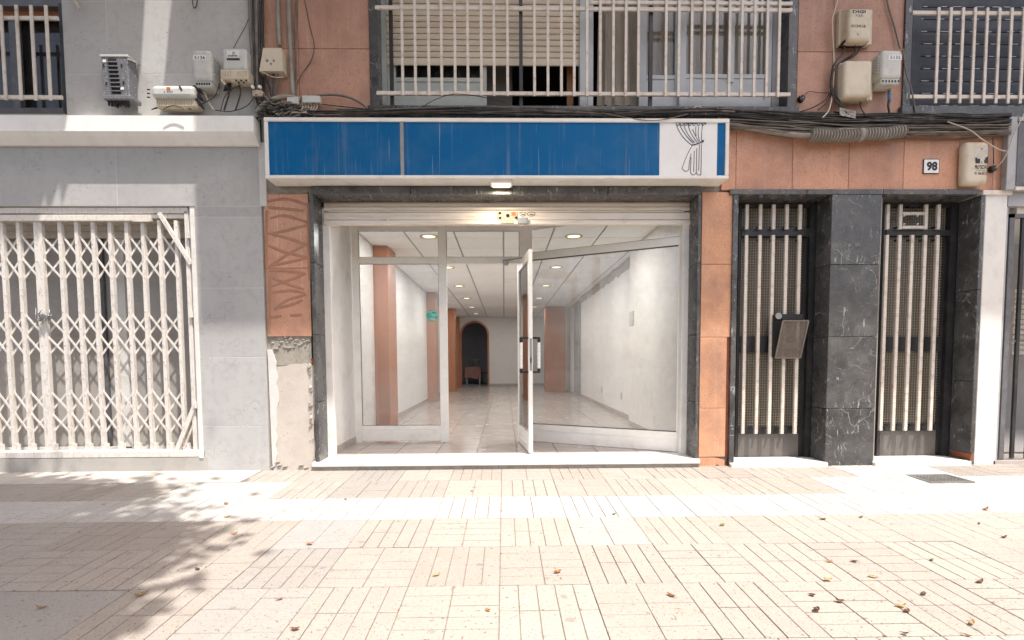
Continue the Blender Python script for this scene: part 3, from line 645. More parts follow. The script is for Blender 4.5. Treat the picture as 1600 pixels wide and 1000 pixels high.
# unseen panels added above the grey building, cut to the outline of their shade
p2 = (HB - onY(200, 183, 0).z) * LY
def casters(name, pts, p, top=9.0):
    P = [capt(x, y, p) for x, y in pts]; mb = MB(); mb.prism(P, -p, -p + .12); part(name, mb, 'facing', GB)
casters('shade_panel', [(251, 183), (312, 183), (312, -800), (360, -800), (268, 0)], p2)
casters('shade_panel', [(104, 183), (207, 183), (216, 25), (240, -800), (104, -800)], p2)
p3 = 1.05
casters('zigzag_shade_panel', [(-300, 352), (58, 352), (69, 306), (75, 338), (92, 288), (97, 322), (108, 283), (112, 183), (112, -600), (-300, -600)], p3)  # unseen added panel, its zigzag edge shaped to throw spiked shade
bx('upper_wall', -9, onY(406, 0).x, .05, .4, 5.4, 12, 'facing', GB)

# ---- folding gate
FG = thing('folding_gate', 'white painted folding lattice gate drawn across the grey shop front', 'gate', (-3.7, .06, .1))
Y = .05
bp('top_rail', -200, 324, 300, 333, Y - .03, .05, 'gatepaint', FG, .003); bp('top_rail', -200, 335.5, 242, 345, Y - .045, .04, 'gatepaint', FG, .003); bp('top_rail', 242, 334.5, 297, 341, Y - .02, .03, 'gatepaint', FG, .003)
bp('rail_end', 216, 336, 241, 346, Y - .05, .012, 'cream', FG)
bp('bottom_track', -200, 706, 313, 716, Y - .05, .09, 'gatepaint', FG, .003)
bp('side_post', 294.5, 330, 301, 714, Y - .03, .06, 'gatepaint', FG, .003); bp('side_post', 303.5, 326, 310, 716, -.012, .05, 'white', FG, .003)
for y in (362, 486, 628): bp('hinge', 297, y, 303, y + 10, Y - .05, .03, 'gatepaint', FG)
mid = [39.5 - 25.4 * k for k in range(8, -1, -1)] + [70] + [103.5 + 25.7 * k for k in range(8)]
zt, zb = onY(150, 345, Y).z, onY(150, 709, Y).z
def xat(px): return onY(px, 525, Y).x
chan = {}
bars = []
for k, px in enumerate(mid):
    x = xat(px); wide = px == 70
    w2 = .037 if wide else .0158; bars.append((x, w2))
    jx = 0 if wide else random.uniform(-.003, .003)
    key = wide
    if key not in chan:
        mb = MB(); h = zt - zb
        mb.box(-w2, w2, -.004, .0, -h / 2, h / 2); mb.box(-w2, -w2 + .004, 0, .03, -h / 2, h / 2); mb.box(w2 - .004, w2, 0, .03, -h / 2, h / 2)
        for z in [i * .155 - h / 2 + .1 for i in range(14)]: mb.disc((w2 * .35 * (-1 if int(z * 100) % 2 else 1), -.004, z), .006, 'Y', -.003, 8)
        chan[key] = mb.mesh('bar', 'gatepaint')
    add('bar', chan[key], (x + jx, Y - .012, (zt + zb) / 2), FG)
# lattice
strip = {}
for (x0, w0), (x1, w1) in zip(bars, bars[1:]):
    if x1 < xat(-60): continue
    a, b = x0 + w0 * .4, x1 - w1 * .4
    for yb0, yb1 in ((366, 437), (490, 556), (609, 677)):
        for h in (0, 1):
            ya, yc = (yb0 + (yb1 - yb0) * h / 2, yb0 + (yb1 - yb0) * (h + 1) / 2 - 1)
            za, zc = onY(150, ya, Y).z, onY(150, yc, Y).z
            for s in (0, 1):
                k = (round(b - a, 3), round(za - zc, 3), s)
                if k not in strip:
                    dx, dz = (b - a) / 2, (za - zc) / 2; mb = MB(); yy = .012 * (-1 if s == 0 else .1)
                    mb.bar((-dx, yy, dz if s == 0 else -dz), (dx, yy, -dz if s == 0 else dz), .0175, .004)
                    strip[k] = mb.mesh('lattice_strip', 'gatepaint')
                add('lattice_strip', strip[k], ((a + b) / 2, Y + .012, (za + zc) / 2), FG)
        # roller feet
for x, w_ in bars: bx('roller_foot', x + w_ + .004, x + w_ + .026, Y - .02, Y + .01, zb, zb + .10, 'gatepaint', FG)
mb = MB(); mb.bar(onY(249, 333, Y - .03), onY(299, 413, Y - .03), .035, .02); part('brace', mb, 'gatepaint', FG)
mb = MB(); mb.bar(onY(305, 632, Y - .035), onY(273, 712, Y - .035), .038, .02); part('brace', mb, 'gatepaint', FG)
mb = MB(); mb.bar(onY(303, 662, Y - .01), onY(288, 700, Y - .01), .02, .02); part('brace', mb, 'cream', FG)
wt = MB(); c0 = onY(70, 497, Y - .03)
for k in range(16):
    pts = []; ph = random.uniform(0, 6)
    for i in range(10):
        t = i / 9 * random.uniform(2.5, 4) + ph; pts.append(c0 + Vector((math.cos(t) * random.uniform(.03, .075), -.012 + math.sin(t * 1.3) * .015, random.gauss(0, .028))))
    wt.tube(pts, .0022, 5)
solo('wire_tie', wt, 'steel', 'tangle of wire twisted round the wide bar of the folding gate', 'wire')

# ================================================================== INTERIOR OF THE EMPTY SHOP
FZ, CZ = .08, 2.57
fl = MB(); fl.box(-1.95, 3.6, .30, 15.6, FZ - .12, FZ - .006); floor = solo('floor', fl, 'joint', None, None, kind='structure')
T = .413; ft = None; tm = {}
for j in range(28):
    y0 = .30 + T * j; y1 = y0 + T
    for i in range(-4, 6):
        x0 = -.286 + T * i; x1 = x0 + T; x0c, x1c = max(x0, -1.76), min(x1, 1.97)
        if x1c - x0c < .03: continue
        bx('floor_tile', x0c + .004, x1c - .004, y0 + .0025, y1 - .0025, FZ - .006, FZ + random.choice((0, .0004, .0008)), 'floortile', floor, .0012)
mb = MB()
for j in range(28, 37):
    for i in range(-4, 6):
        x0 = -.286 + T * i; mb.box(max(x0, -1.76) + .002, min(x0 + T, 1.97) - .002, .30 + T * j + .002, .30 + T * (j + 1) - .002, FZ - .006, FZ)
part('far_floor_tiles', mb, 'floortile', floor, kind='stuff')
ce = MB(); ce.box(-1.95, 2.2, .26, 13.0, CZ + .012, CZ + .1); ceiling = solo('ceiling', ce, 'tbar', None, None, kind='structure')
for j in range(20):
    y0 = 1.02 + .6 * j
    for i in range(-3, 4):
        x0, x1 = max(.6 * i, -1.76), min(.6 * i + .6, 1.97)
        if x1 - x0 < .05: continue
        bx('ceiling_panel', x0 + .011, x1 - .011, y0 + .008, min(y0 + .6, 12.9) - .008, CZ, CZ + .012, 'ceil', ceiling, .002)
def wl(name, x0, x1, y0, y1, z0=FZ - .1, z1=CZ + .1, mat='wallwhite'): return bx(name, x0, x1, y0, y1, z0, z1, mat, AB)
wl('recess_wall', -1.95, -1.724, .24, 1.0, mat='plaster'); bx('skirting', -1.724, -1.712, .26, 1.0, FZ, FZ + .075, 'floortile', AB)
wl('interior_wall', -1.95, -1.76, 1.0, 12.9); bx('skirting', -1.76, -1.75, 1.06, 12.9, FZ, FZ + .07, 'floortile', AB)
wl('interior_wall', 1.80, 2.1, .24, 2.35, mat='plaster'); wl('interior_wall', 1.95, 2.1, 2.35, 7.6); wl('interior_wall', 1.95, 2.1, 9.5, 12.9)
bx('skirting', 1.94, 1.95, 2.35, 7.6, FZ, FZ + .07, 'floortile', AB); bx('skirting', 1.79, 1.80, .3, 2.35, FZ, FZ + .07, 'floortile', AB)
room(2.1, 3.4, 7.0, 10.0, FZ, CZ, 'backroom', AB); bx('shop_front_header', -1.95, 2.1, .24, .30, 2.5, 2.72, 'plaster', AB)
for nm, x0, x1, y0, y1 in (('pillar', -1.76, -1.56, 2.03, 2.5), ('pillar', -1.76, -1.56, 6.44, 6.9), ('pillar', -1.76, -1.48, 9.9, 10.4), ('pillar', -1.76, -1.60, 12.7, 12.9), ('pillar', 1.2, 1.80, 9.45, 9.9)):
    bx(nm, x0, x1, y0, y1, FZ, CZ, 'pillar', AB, .004)
# crumbling cove along the right wall
mb = MB(); rows = []
for i in range(60):
    y = 2.4 + i * .088; d_ = .05 + .05 * mnoise.noise(Vector((y * 3, 0, 0))) + .03 * mnoise.noise(Vector((y * 11, 4, 0))); h = .10 + .06 * mnoise.noise(Vector((y * 4, 9, 0)))
    rows.append([mb.bm.verts.new(v) for v in ((1.955, y, CZ - h - .04), (1.95 - d_ * .5, y, CZ - h), (1.95 - d_, y, CZ - h * .5), (1.95 - d_ * .8, y, CZ + .005))])
for A, B in zip(rows, rows[1:]):
    for k in range(3): mb.bm.faces.new((A[k], A[k + 1], B[k + 1], B[k]))
part('broken_cove', mb, 'concrete', AB)
# back wall with the arch
ax0, ax1, az = -1.545, -.60, 1.92; ac, ar = (ax0 + ax1) / 2, (ax1 - ax0) / 2
def arch(r, z=az, n=18): return [(ac + r * math.cos(math.pi * k / n), z + r * math.sin(math.pi * k / n)) for k in range(n + 1)]
mb = MB(); A = arch(ar)
mb.box(-1.95, ax0, 12.9, 13.1, 0, az); mb.box(ax1, 2.1, 12.9, 13.1, 0, az)
top = [(-1.95, az)] + A[::-1] + [(2.1, az), (2.1, CZ + .1), (-1.95, CZ + .1)]
L_ = [(-1.95, az)] + A[::-1][:10] + [(ac, CZ + .1), (-1.95, CZ + .1)]; R_ = A[::-1][9:] + [(2.1, az), (2.1, CZ + .1), (ac, CZ + .1)]
mb.prism(L_, 12.9, 13.1); mb.prism(R_, 12.9, 13.1); part('back_wall', mb, 'wallwhite', AB)
bx('skirting', ax1 + .06, 1.95, 12.885, 12.9, FZ, FZ + .08, 'floortile', AB)
mb = MB(); o_, i_ = arch(ar + .055), arch(ar - .004)
for k in range(len(o_) - 1): mb.prism([o_[k], o_[k + 1], i_[k + 1], i_[k]], 12.87, 13.11)
mb.box(ax0 - .055, ax0 + .004, 12.87, 13.11, FZ, az); mb.box(ax1 - .004, ax1 + .055, 12.87, 13.11, FZ, az); part('arch_trim', mb, 'pillar', AB)
room(-2.2, 1.0, 13.1, 15.6, FZ, CZ, 'backroom', AB)
tb = thing('table', 'small table under a pink cloth in the dark room beyond the arch', 'table', (-1.2, 14.1, FZ))
mb = MB(); mb.box(-1.48, -.92, 13.85, 14.35, .72, .75); part('table_top', mb, 'wood', tb)
for x in (-1.45, -.95):
    for y in (13.88, 14.3): mb = MB(); mb.box(x - .02, x + .02, y - .02, y + .02, FZ, .72); part('leg', mb, 'steel', tb)
mb = MB(); N = 40; t0, t1 = [], []
per = [(-1.5 + .6 * k / 10, 13.83) for k in range(10)] + [(-.9, 13.83 + .54 * k / 10) for k in range(10)] + [(-.9 - .6 * k / 10, 14.37) for k in range(10)] + [(-1.5, 14.37 - .54 * k / 10) for k in range(10)]
for k, (x, y) in enumerate(per):
    s = 1 + .05 * math.sin(k * 1.9); t0.append(mb.bm.verts.new((x, y, .755))); t1.append(mb.bm.verts.new((-1.2 + (x + 1.2) * 1.05 * s, 14.1 + (y - 14.1) * 1.06 * s, .33 + .03 * math.sin(k * .7))))
for k in range(N): mb.bm.faces.new((t0[k], t0[(k + 1) % N], t1[(k + 1) % N], t1[k]))
mb.bm.faces.new(t0); solo('tablecloth', mb, 'cloth', 'pink cloth draped over the table beyond the arch', 'tablecloth')
sm = thing('sewing_machine', 'dark grey sewing machine standing on the pink table beyond the arch', 'machine', (-1.2, 14.05, .757))
mb = MB(); mb.box(-1.38, -1.02, 13.97, 14.13, .757, .80, .01); part('base', mb, 'darkgrey', sm)
mb = MB(); mb.box(-1.12, -1.03, 13.99, 14.11, .80, 1.03, .015); mb.box(-1.37, -1.03, 14.0, 14.1, .98, 1.08, .02); mb.box(-1.37, -1.29, 14.0, 14.1, .88, .98, .01); part('arm', mb, 'darkgrey', sm)
mb = MB(); mb.disc((-1.03, 14.05, 1.02), .05, 'X', .025, 16); part('handwheel', mb, 'steel', sm)
ch = thing('chair', 'black chair at the right of the pink table beyond the arch', 'chair', (-.72, 14.0, FZ))
mb = MB(); mb.box(-.9, -.54, 13.8, 14.2, .50, .54, .01); part('seat', mb, 'black', ch)
mb = MB(); mb.box(-.58, -.54, 13.8, 14.2, .56, 1.0, .015); part('backrest', mb, 'black', ch)
for x in (-.88, -.57):
    for y in (13.83, 14.17): mb = MB(); mb.tube([(x, y, FZ), (x, y, .5)], .014); part('leg', mb, 'black', ch)
# downlights
rg = MB(); n = 24
for k in range(n):
    a, b = k * 2 * math.pi / n, (k + 1) * 2 * math.pi / n
    P = [(math.cos(t) * r, math.sin(t) * r, z) for t in (a, b) for r, z in ((.115, 0), (.11, -.008), (.082, -.004))]
    v = [rg.bm.verts.new(p) for p in P]; rg.bm.faces.new((v[0], v[1], v[4], v[3])); rg.bm.faces.new((v[1], v[2], v[5], v[4]))
rgm = rg.mesh('ring', 'gold'); ln = MB(); ln.disc((0, 0, -.002), .082, 'Z', .002, 24); lnm = ln.mesh('lens', 'lens')
dn = ['nearest the door', 'second from the door', 'third from the door', 'fourth from the door', 'fifth from the door', 'farthest from the door']
for row, x in (('left', -.93), ('right', .88)):
    for k in range(6):
        t = thing('downlight', f'lit round ceiling light {dn[k]} in the {row} hand row of the shop', 'ceiling light', (x, 1.55 + 2.0 * k, CZ - .0005), 'lit ceiling lights in the shop')
        for nm, me in (('ring', rgm), ('lens', lnm)): o = bpy.data.objects.new(nm, me); COL.objects.link(o); o.parent = t
        ld = bpy.data.lights.new('bulb', 'AREA'); ld.shape = 'DISK'; ld.size = .15; ld.energy = (8.2, 7, 5, 3.2, 2.2, 1.5)[k]; ld.color = (1, .97, .93)
        lo = bpy.data.objects.new('bulb', ld); COL.objects.link(lo); lo.parent = t; lo.location = (0, 0, -.012)
for px, y, z in (((1.93), 3.6, 1.55), (1.93, 4.4, .40), (1.93, 4.0, .40)):
    pass
def wallplate(x, y, z, w_, h, lab): solo('wall_plate', MB().box(x - .012, x, y - w_ / 2, y + w_ / 2, z - h / 2, z + h / 2, .003), 'boxgrey', lab, 'wall plate')
wallplate(1.80, 2.22, 1.60, .20, .20, 'grey square panel high on the right wall of the shop'); wallplate(1.95, 3.4, .42, .08, .12, 'small socket low on the right wall nearer the door')
wallplate(1.95, 5.0, .42, .08, .12, 'small socket low on the right wall farther from the door')
# ================================================================== SHOP FRONT
SF = thing('glazed_facade', 'white aluminium shop front with a fixed left window and a slanted right window', 'glazed facade', (0, 1.0, FZ))
Y = 1.0
def sfx(px): return onY(px, 530, Y).x
zT, zTr1, zTr0, zK = CZ - .005, 2.20, 2.125, .275
xa, xb, xc, xd, xe, xf = -1.724, sfx(563), sfx(686.5), sfx(699), sfx(812), sfx(832)
bx('frame_post', xa + .001, xb, Y, Y + .06, FZ, zT, 'alu', SF, .003); bx('frame_post', xc, xd, Y, Y + .06, FZ, zT, 'alu', SF, .003); bx('frame_post', xe, xf, Y, Y + .06, FZ, zT, 'alu', SF, .003)
for x0, x1 in ((xb, xc), (xd, xe)):
    bx('top_rail', x0, x1, Y + .004, Y + .056, CZ - .075, zT, 'alu', SF, .003); bx('transom', x0, x1, Y + .004, Y + .056, zTr0, zTr1, 'alu', SF, .003)
    bx('pane', x0, x1, Y + .025, Y + .031, zTr1, CZ - .075, 'glass', SF)
bx('pane', xb, xc, Y + .025, Y + .031, zK, zTr0, 'glassdust', SF)
bx('kick_panel', xb, xc, Y + .004, Y + .056, FZ + .02, zK - .05, 'alu', SF, .003); bx('bottom_rail', xb, xc, Y + .002, Y + .058, zK - .05, zK, 'alu', SF, .003)
gk = MB()
def bead(x0, x1, z0, z1, yy, t=.004):
    gk.box(x0, x1, yy - .003, yy, z0, z0 + t); gk.box(x0, x1, yy - .003, yy, z1 - t, z1); gk.box(x0, x0 + t, yy - .003, yy, z0 + t, z1 - t); gk.box(x1 - t, x1, yy - .003, yy, z0 + t, z1 - t)
bead(xb, xc, zK, zTr0, Y + .02); bead(xb, xc, zTr1, CZ - .075, Y + .02); bead(xd, xe, zTr1, CZ - .075, Y + .02)
part('rubber_seal', gk, 'black', SF)
A_, B_ = Vector((xf - .01, Y + .03, 0)), Vector((1.795, .30, 0)); dv = (B_ - A_).normalized(); nv = Vector((dv.y, -dv.x, 0))
def dg(name, z0, z1, t, mat, off=0):
    mb = MB(); z = (z0 + z1) / 2; mb.bar(A_ + nv * off + Vector((0, 0, z)), B_ + nv * off + Vector((0, 0, z)), z1 - z0, t, nv); return part(name, mb, mat, SF)
dg('bottom_rail', .215, .285, .055, 'alu'); dg('kick_panel', FZ + .004, .214, .045, 'alu'); dg('transom', 2.165, 2.245, .055, 'alu'); dg('top_rail', CZ - .06, zT, .055, 'alu')
dg('pane', .285, 2.165, .006, 'glassdust'); dg('pane', 2.245, CZ - .06, .006, 'glass')
for z in (.285, 2.161, 2.245): dg('rubber_seal', z, z + .004, .05, 'black')
mb = MB(); mb.bar(B_ - dv * .02 + Vector((0, 0, FZ)), B_ - dv * .02 + Vector((0, 0, zT)), .05, .05, nv); part('frame_post', mb, 'alu', SF)
bx('side_jamb', onY(1064, 530, .22).x, onY(1077.5, 530, .22).x, .20, .28, .078, 2.5, 'plaster', AB, .004)
bx('side_jamb', onY(507.5, 530, .2).x, onY(519, 530, .2).x, .20, .26, .078, 2.5, 'plaster', AB, .004)
st = MB(); q = onY(675, 493, Y + .02); st.disc((q.x, Y + .024, q.z), .067, 'Y', -.002, 28)
solo('sticker', st, 'sticker', 'round green sticker on the left window glass beside the doorway', 'sticker')
sk = bpy.data.objects[-1] if False else None
# ---- open door
DR = thing('shop_door', 'white framed glass shop door standing open outwards with black and white pull handles', 'door', (.2, 1.0, FZ))
H0, H1 = Vector((xe - .005, .985, 0)), Vector((xe + .085, .235, 0)); dd = (H1 - H0).normalized(); dn_ = Vector((dd.y, -dd.x, 0)); LN = (H1 - H0).length
def dpart(name, s0, s1, z0, z1, t, mat, off=0, par=None):
    mb = MB(); z = (z0 + z1) / 2; mb.bar(H0 + dd * s0 + dn_ * off + Vector((0, 0, z)), H0 + dd * s1 + dn_ * off + Vector((0, 0, z)), z1 - z0, t, dn_); return part(name, mb, mat, par or DR)
dpart('stile', 0, .07, .095, 2.11, .036, 'alu'); dpart('stile', LN - .07, LN, .095, 2.11, .036, 'alu')
dpart('rail', .07, LN - .07, 2.02, 2.11, .034, 'alu'); dpart('rail', .07, LN - .07, .095, .16, .034, 'alu'); dpart('rail', .07, LN - .07, .22, .29, .034, 'alu'); dpart('kick_panel', .07, LN - .07, .16, .22, .02, 'alu')
dpart('pane', .07, LN - .07, .29, 2.02, .006, 'glass')
dpart('lock_plate', LN - .001, LN + .002, .92, 1.24, .022, 'steel'); dpart('lock_latch', LN + .002, LN + .008, 1.0, 1.05, .012, 'black')
for s in (-1, 1):
    hb = H0 + dd * (LN - .05); off = dn_ * s
    mb = MB()
    for z in (.905, 1.245): mb.bar(hb + off * .02 + Vector((0, 0, z)), hb + off * .095 + Vector((0, 0, z)), .022, .022)
    for z0, z1 in ((.90, .94), (1.20, 1.25)): mb.bar(hb + off * .09 + Vector((0, 0, z0)), hb + off * .09 + Vector((0, 0, z1)), .03, .028)
    h = part('pull_handle', mb, 'black', DR)
    mb = MB(); zz = [.94 + .26 * k / 26 for k in range(27)]
    mb.tube([hb + off * .09 + Vector((0, 0, z)) for z in zz], [.0175 if k % 4 else .0145 for k in range(27)], 12); part('grip', mb, 'label', h)
mb = MB(); q = onY(790, 408, Y - .01); mb.box(q.x - .03, q.x + .03, Y - .03, Y, 2.10, 2.16, .005); mb.bar((q.x, Y - .02, 2.15), (xe + .03, Y - .12, 2.165), .014, .012, Vector((0, 0, 1))); part('closer_arm', mb, 'steel', DR)

# ================================================================== ROLLER SHUTTER
RS = thing('roller_shutter', 'cream metal roller shutter rolled up at the top of the shop opening', 'shutter', (0, .2, 2.4))
xs0, xs1 = onY(506, 330, .2).x, onY(1079, 330, .2).x
def sl(y0, y1, Y0, dep, name='slat', mat='shutter', bev=.004):
    c, d = onY(790, y1, Y0).z, onY(790, y0, Y0).z; bx(name, xs0, xs1, Y0, Y0 + dep, c, d, mat, RS, bev)
sl(306, 316.5, .205, .03); sl(317, 323, .195, .03); sl(323.4, 327.5, .19, .03, bev=.003); sl(329, 332, .20, .02); sl(332.2, 343.5, .185, .035, 'bottom_bar'); sl(343.8, 350.5, .175, .05, 'bottom_lip', bev=.005)
lk = bp('lock_plate', 777.5, 330.5, 809.5, 345.5, .175, .01, 'rust', RS, .003)
for x, y, r in ((781, 333), (807, 339), (781, 340)) and ((781, 333, .012), (806.5, 340, .012), (781.5, 340.5, .012), (793.5, 337, .017)):
    mb = MB(); q = onY(x, y, .175); mb.disc((q.x, .175, q.z), r, 'Y', -.004, 12); part('rivet', mb, 'hole', lk)
bp('lock_sticker', 800, 331.5, 806.5, 337, .173, .002, 'orange', lk); bp('lock_bolt', 783, 345, 804, 348.5, .165, .02, 'rust', lk)
for x, w_ in ((817, 5), (830, 6)):
    mb = MB(); q = onY(x, 334.5, .184)
    for a in range(12):
        t0, t1 = a * math.pi / 6, (a + 1) * math.pi / 6
        if random.random() < .8: mb.bar(q + Vector((math.cos(t0) * w_ * .0063, 0, math.sin(t0) * .02)), q + Vector((math.cos(t1) * w_ * .0063, 0, math.sin(t1) * .02)), .005, .001)
    mb.bar(q + Vector((-.015, 0, 0)), q + Vector((.02, 0, -.006)), .008, .001); part('stamp', mb, 'ink', RS)
for x in (606.5, 976.5):
    mb = MB(); q = onY(x, 344, .175); mb.disc((q.x, .178, q.z), .017, 'Y', -.02, 10, .012); mb.box(q.x - .004, q.x + .004, .15, .16, q.z - .03, q.z - .005); part('bolt', mb, 'cream', RS)
pl = thing('padlock', 'grey padlock hanging at the shutter lock above the doorway', 'padlock', onY(818, 350, .15))
bp('body', 809.5, 340, 825.5, 349.5, .14, .03, 'steel', pl, .004)
mb = MB(); q = onY(813.5, 351, .15); mb.tube([q + Vector((math.cos(t) * .012, 0, math.sin(t) * .016)) for t in [k * math.pi / 4 for k in range(9)]], .004, 6); part('keyring', mb, 'rust', pl)

# ================================================================== SHOP SIGN
SG = thing('shop_sign', 'long blue shop sign with a white frame and a curtain drawing on its right end', 'sign', (0, -.1, 2.6))
YS = -.20
sx0, sx1, sz0, sz1 = onY(413, 235, YS).x, onY(1139.5, 235, YS).x, 2.628, onY(780, 184, YS).z
fwd = .034
bx('frame_rail', sx0, sx1, YS, YS + .05, sz1 - fwd, sz1, 'white', SG, .004); bx('frame_rail', sx0, sx1, YS, YS + .05, sz0, sz0 + .028, 'white', SG, .004)
bx('frame_stile', sx0, sx0 + fwd, YS + .001, YS + .051, sz0 + .028, sz1 - fwd, 'white', SG, .004); bx('frame_stile', sx1 - fwd, sx1, YS + .001, YS + .051, sz0 + .028, sz1 - fwd, 'white', SG, .004)
bx('casing', sx0 + .002, sx1 - .002, YS + .052, .0, sz0 + .002, sz1 - .002, 'white', SG)
X = [sx0 + fwd, onY(625, 235, YS).x, onY(631, 235, YS).x, onY(1031, 235, YS).x, onY(1121.5, 235, YS).x, sx1 - fwd]
for k, m in ((0, 'blue'), (1, 'steel'), (2, 'blue'), (3, 'label'), (4, 'blue')):
    bx('divider' if k == 1 else 'sign_panel', X[k] + (.001 if k else 0), X[k + 1] - .001, YS + (.012 if k != 1 else .006), YS + .05, sz0 + .028, sz1 - fwd, m, SG, 0, {3: 'white sign panel with a curtain drawing'}.get(k))
mb = MB()
def cz(pts, r=.0026):
    P = [onY(1000 + x * .14, 170 + y * .14, YS + .0105) for x, y in pts]
    if len(P) == 3:
        a, b, c = P; b2 = b * 2 - (a + c) / 2; P = [a * (1 - t) ** 2 + b2 * 2 * t * (1 - t) + c * t * t for t in [k / 8 for k in range(9)]]
    mb.tube(P, r, 5)
cz([(378, 152), (735, 158)], .004); cz([(500, 158), (640, 160)], .0055)
for x in (420, 465, 510, 555, 600, 650, 700): cz([(x - 20, 150), (x, 188), (x + 20, 158)], .0025)
cz([(725, 150), (735, 170)], .006)
for s in ([(405, 170), (470, 300), (580, 405)], [(440, 170), (510, 290), (600, 385)], [(485, 175), (540, 290), (612, 375)], [(535, 170), (570, 270), (640, 378)], [(585, 225), (620, 300), (655, 370)], [(625, 195), (622, 240), (628, 300)],
          [(658, 200), (650, 280), (668, 362)], [(700, 165), (690, 260), (686, 350)], [(540, 330), (570, 360), (600, 385)],
          [(580, 415), (520, 530), (470, 665)], [(470, 665), (512, 697), (550, 672)], [(572, 500), (552, 600), (546, 675)], [(572, 540), (566, 630), (565, 715)], [(606, 470), (603, 590), (600, 700)],
          [(634, 440), (632, 570), (628, 705)], [(662, 400), (660, 540), (655, 690)], [(685, 385), (684, 560), (680, 735)], [(565, 715), (600, 738), (628, 708)], [(628, 708), (655, 740), (682, 722)], [(672, 730), (670, 745), (668, 762)]): cz(s)
cz([(580, 405), (645, 388), (700, 360)], .005); q = onY(1098, 220.5, YS + .0105); mb.disc((q.x, q.y, q.z), .011, 'Y', -.003, 10)
part('curtain_drawing', mb, 'inkblue', SG)
# lamp under the sign
LM = thing('soffit_lamp', 'small lit lamp recessed under the blue sign above the doorway', 'lamp', onY(783, 297, -.1))
a, b, c, d = RX(766, 293, 800, 300, -.12); mb = MB(); zz = sz0 - .001
mb.box(a, b, -.175, -.165, zz - .028, zz); mb.box(a, b, -.075, -.065, zz - .028, zz); mb.box(a, a + .012, -.165, -.075, zz - .028, zz); mb.box(b - .012, b, -.165, -.075, zz - .028, zz); part('housing', mb, 'cream', LM)
mb = MB(); mb.box(a + .016, b - .016, -.162, -.078, zz - .040, zz - .006, .008); part('lens', mb, 'soffitlens', LM)
ld = bpy.data.lights.new('bulb', 'AREA'); ld.shape = 'RECTANGLE'; ld.size = .14; ld.size_y = .07; ld.energy = 2.2; ld.color = (1, .86, .66)
lo = bpy.data.objects.new('bulb', ld); COL.objects.link(lo); lo.parent = LM; lo.location = Vector(((a + b) / 2, -.12, zz - .045)) - LM.location

# ================================================================== STREET DOORS
def sdoor(x0, x1, barsx, label, frame, midy, kicky, trans):
    r = thing('street_door', label, 'door', onY((x0 + x1) / 2, 722, .22)); Yd = .22
    bp('frame_post', x0, 314, x0 + 4, 720, Yd, .06, 'dark', r); bp('frame_post', x1 - 11, 314, x1, 720, Yd - .01, .08, 'dark', r); bp('head_rail', x0 + 4, 314, x1 - 11, 323, Yd, .06, 'dark', r); bp('transom', x0 + 4, trans[0], x1 - 11, trans[1], Yd - .01, .06, 'dark', r)
    bp('leaf_stile', x1 - 21, trans[1], x1 - 11, 720, Yd + .03, .04, 'dark', r); bp('mid_rail', x0 + 4, midy[0], x1 - 21, midy[1], Yd + .02, .05, 'dark', r); bp('lower_rail', x0 + 4, kicky - 10, x1 - 21, kicky, Yd + .015, .05, 'dark', r)
    bp('kick_panel', x0 + 4, kicky, x1 - 21, 714, Yd + .03, .03, 'kick', r, .004); bp('bottom_rail', x0 + 4, 714, x1 - 11, 721, Yd + .02, .05, 'dark', r)
    for y0, y1 in ((323, trans[0]), (trans[1], midy[0]), (midy[1], kicky - 10)):
        g = bp('pane', x0 + 4, y0, x1 - 12 if y0 == 323 else x1 - 21, y1, Yd + .05, .008, 'darkglass', r)
        a, b, c, d = RX(x0 + 4, y0, x1 - 21, y1, Yd + .04); mb = MB(); n = int((b - a) / .0235)
        for k in range(n + 1): x = a + (b - a) * k / n; mb.bar((x, Yd + .04, c), (x, Yd + .04, d), .003, .003)
        n = max(2, int((d - c) / .0265))
        for k in range(n + 1): z = c + (d - c) * k / n; mb.bar((a, Yd + .036, z), (b, Yd + .036, z), .0032, .003, Vector((0, -1, 0)))
        part('wire_mesh', mb, 'screen', g, kind='stuff')
    for k, px in enumerate(barsx):
        for y0, y1 in ((319, 358), (367, kicky + 1)):
            if frame and k == 2 and y0 == 319: continue
            a, b, c, d = RX(px - 2.6, y0, px + 2.6, y1, Yd - .05); bx('bar', a, b, Yd - .05, Yd - .025, c, d, 'grille', r, .003)
    return r
D1 = sdoor(1152, 1273, [1164, 1185, 1205.5, 1226, 1246.5], 'black street door with five cream bars and a letter basket, left of the marble pier', False, (525, 551), 677, (357, 369))
D2 = sdoor(1376, 1490, [1382, 1401.5, 1421, 1441, 1460.5], 'black barred street door with a small ladder shaped frame at its top, right of the marble pier', True, (526, 549), 672, (359, 368))
for y in (331, 352.5): bp('frame_bar', 1404.5, y, 1438, y + 4.5, .165, .02, 'grille', D2, .002)
for x, y in ((1413, 337), (1434, 337), (1413, 350), (1434, 350)): mb = MB(); q = onY(x, y, .165); mb.disc((q.x, .175, q.z), .008, 'Y', -.012, 8); part('frame_stud', mb, 'grille', D2)
for y in (322, 355, 375, 668): 
    mb = MB()
    for px in (1166, 1186.5, 1207, 1227.5, 1248): q = onY(px, y, .19); mb.box(q.x - .01, q.x + .01, .19, .23, q.z - .008, q.z + .008)
    part('bar_spacer', mb, 'dark', D1)
    mb = MB()
    for px in (1384, 1403, 1422.5, 1442, 1461.5): q = onY(px, y, .19); mb.box(q.x - .01, q.x + .01, .19, .23, q.z - .008, q.z + .008)
    part('bar_spacer', mb, 'dark', D2)
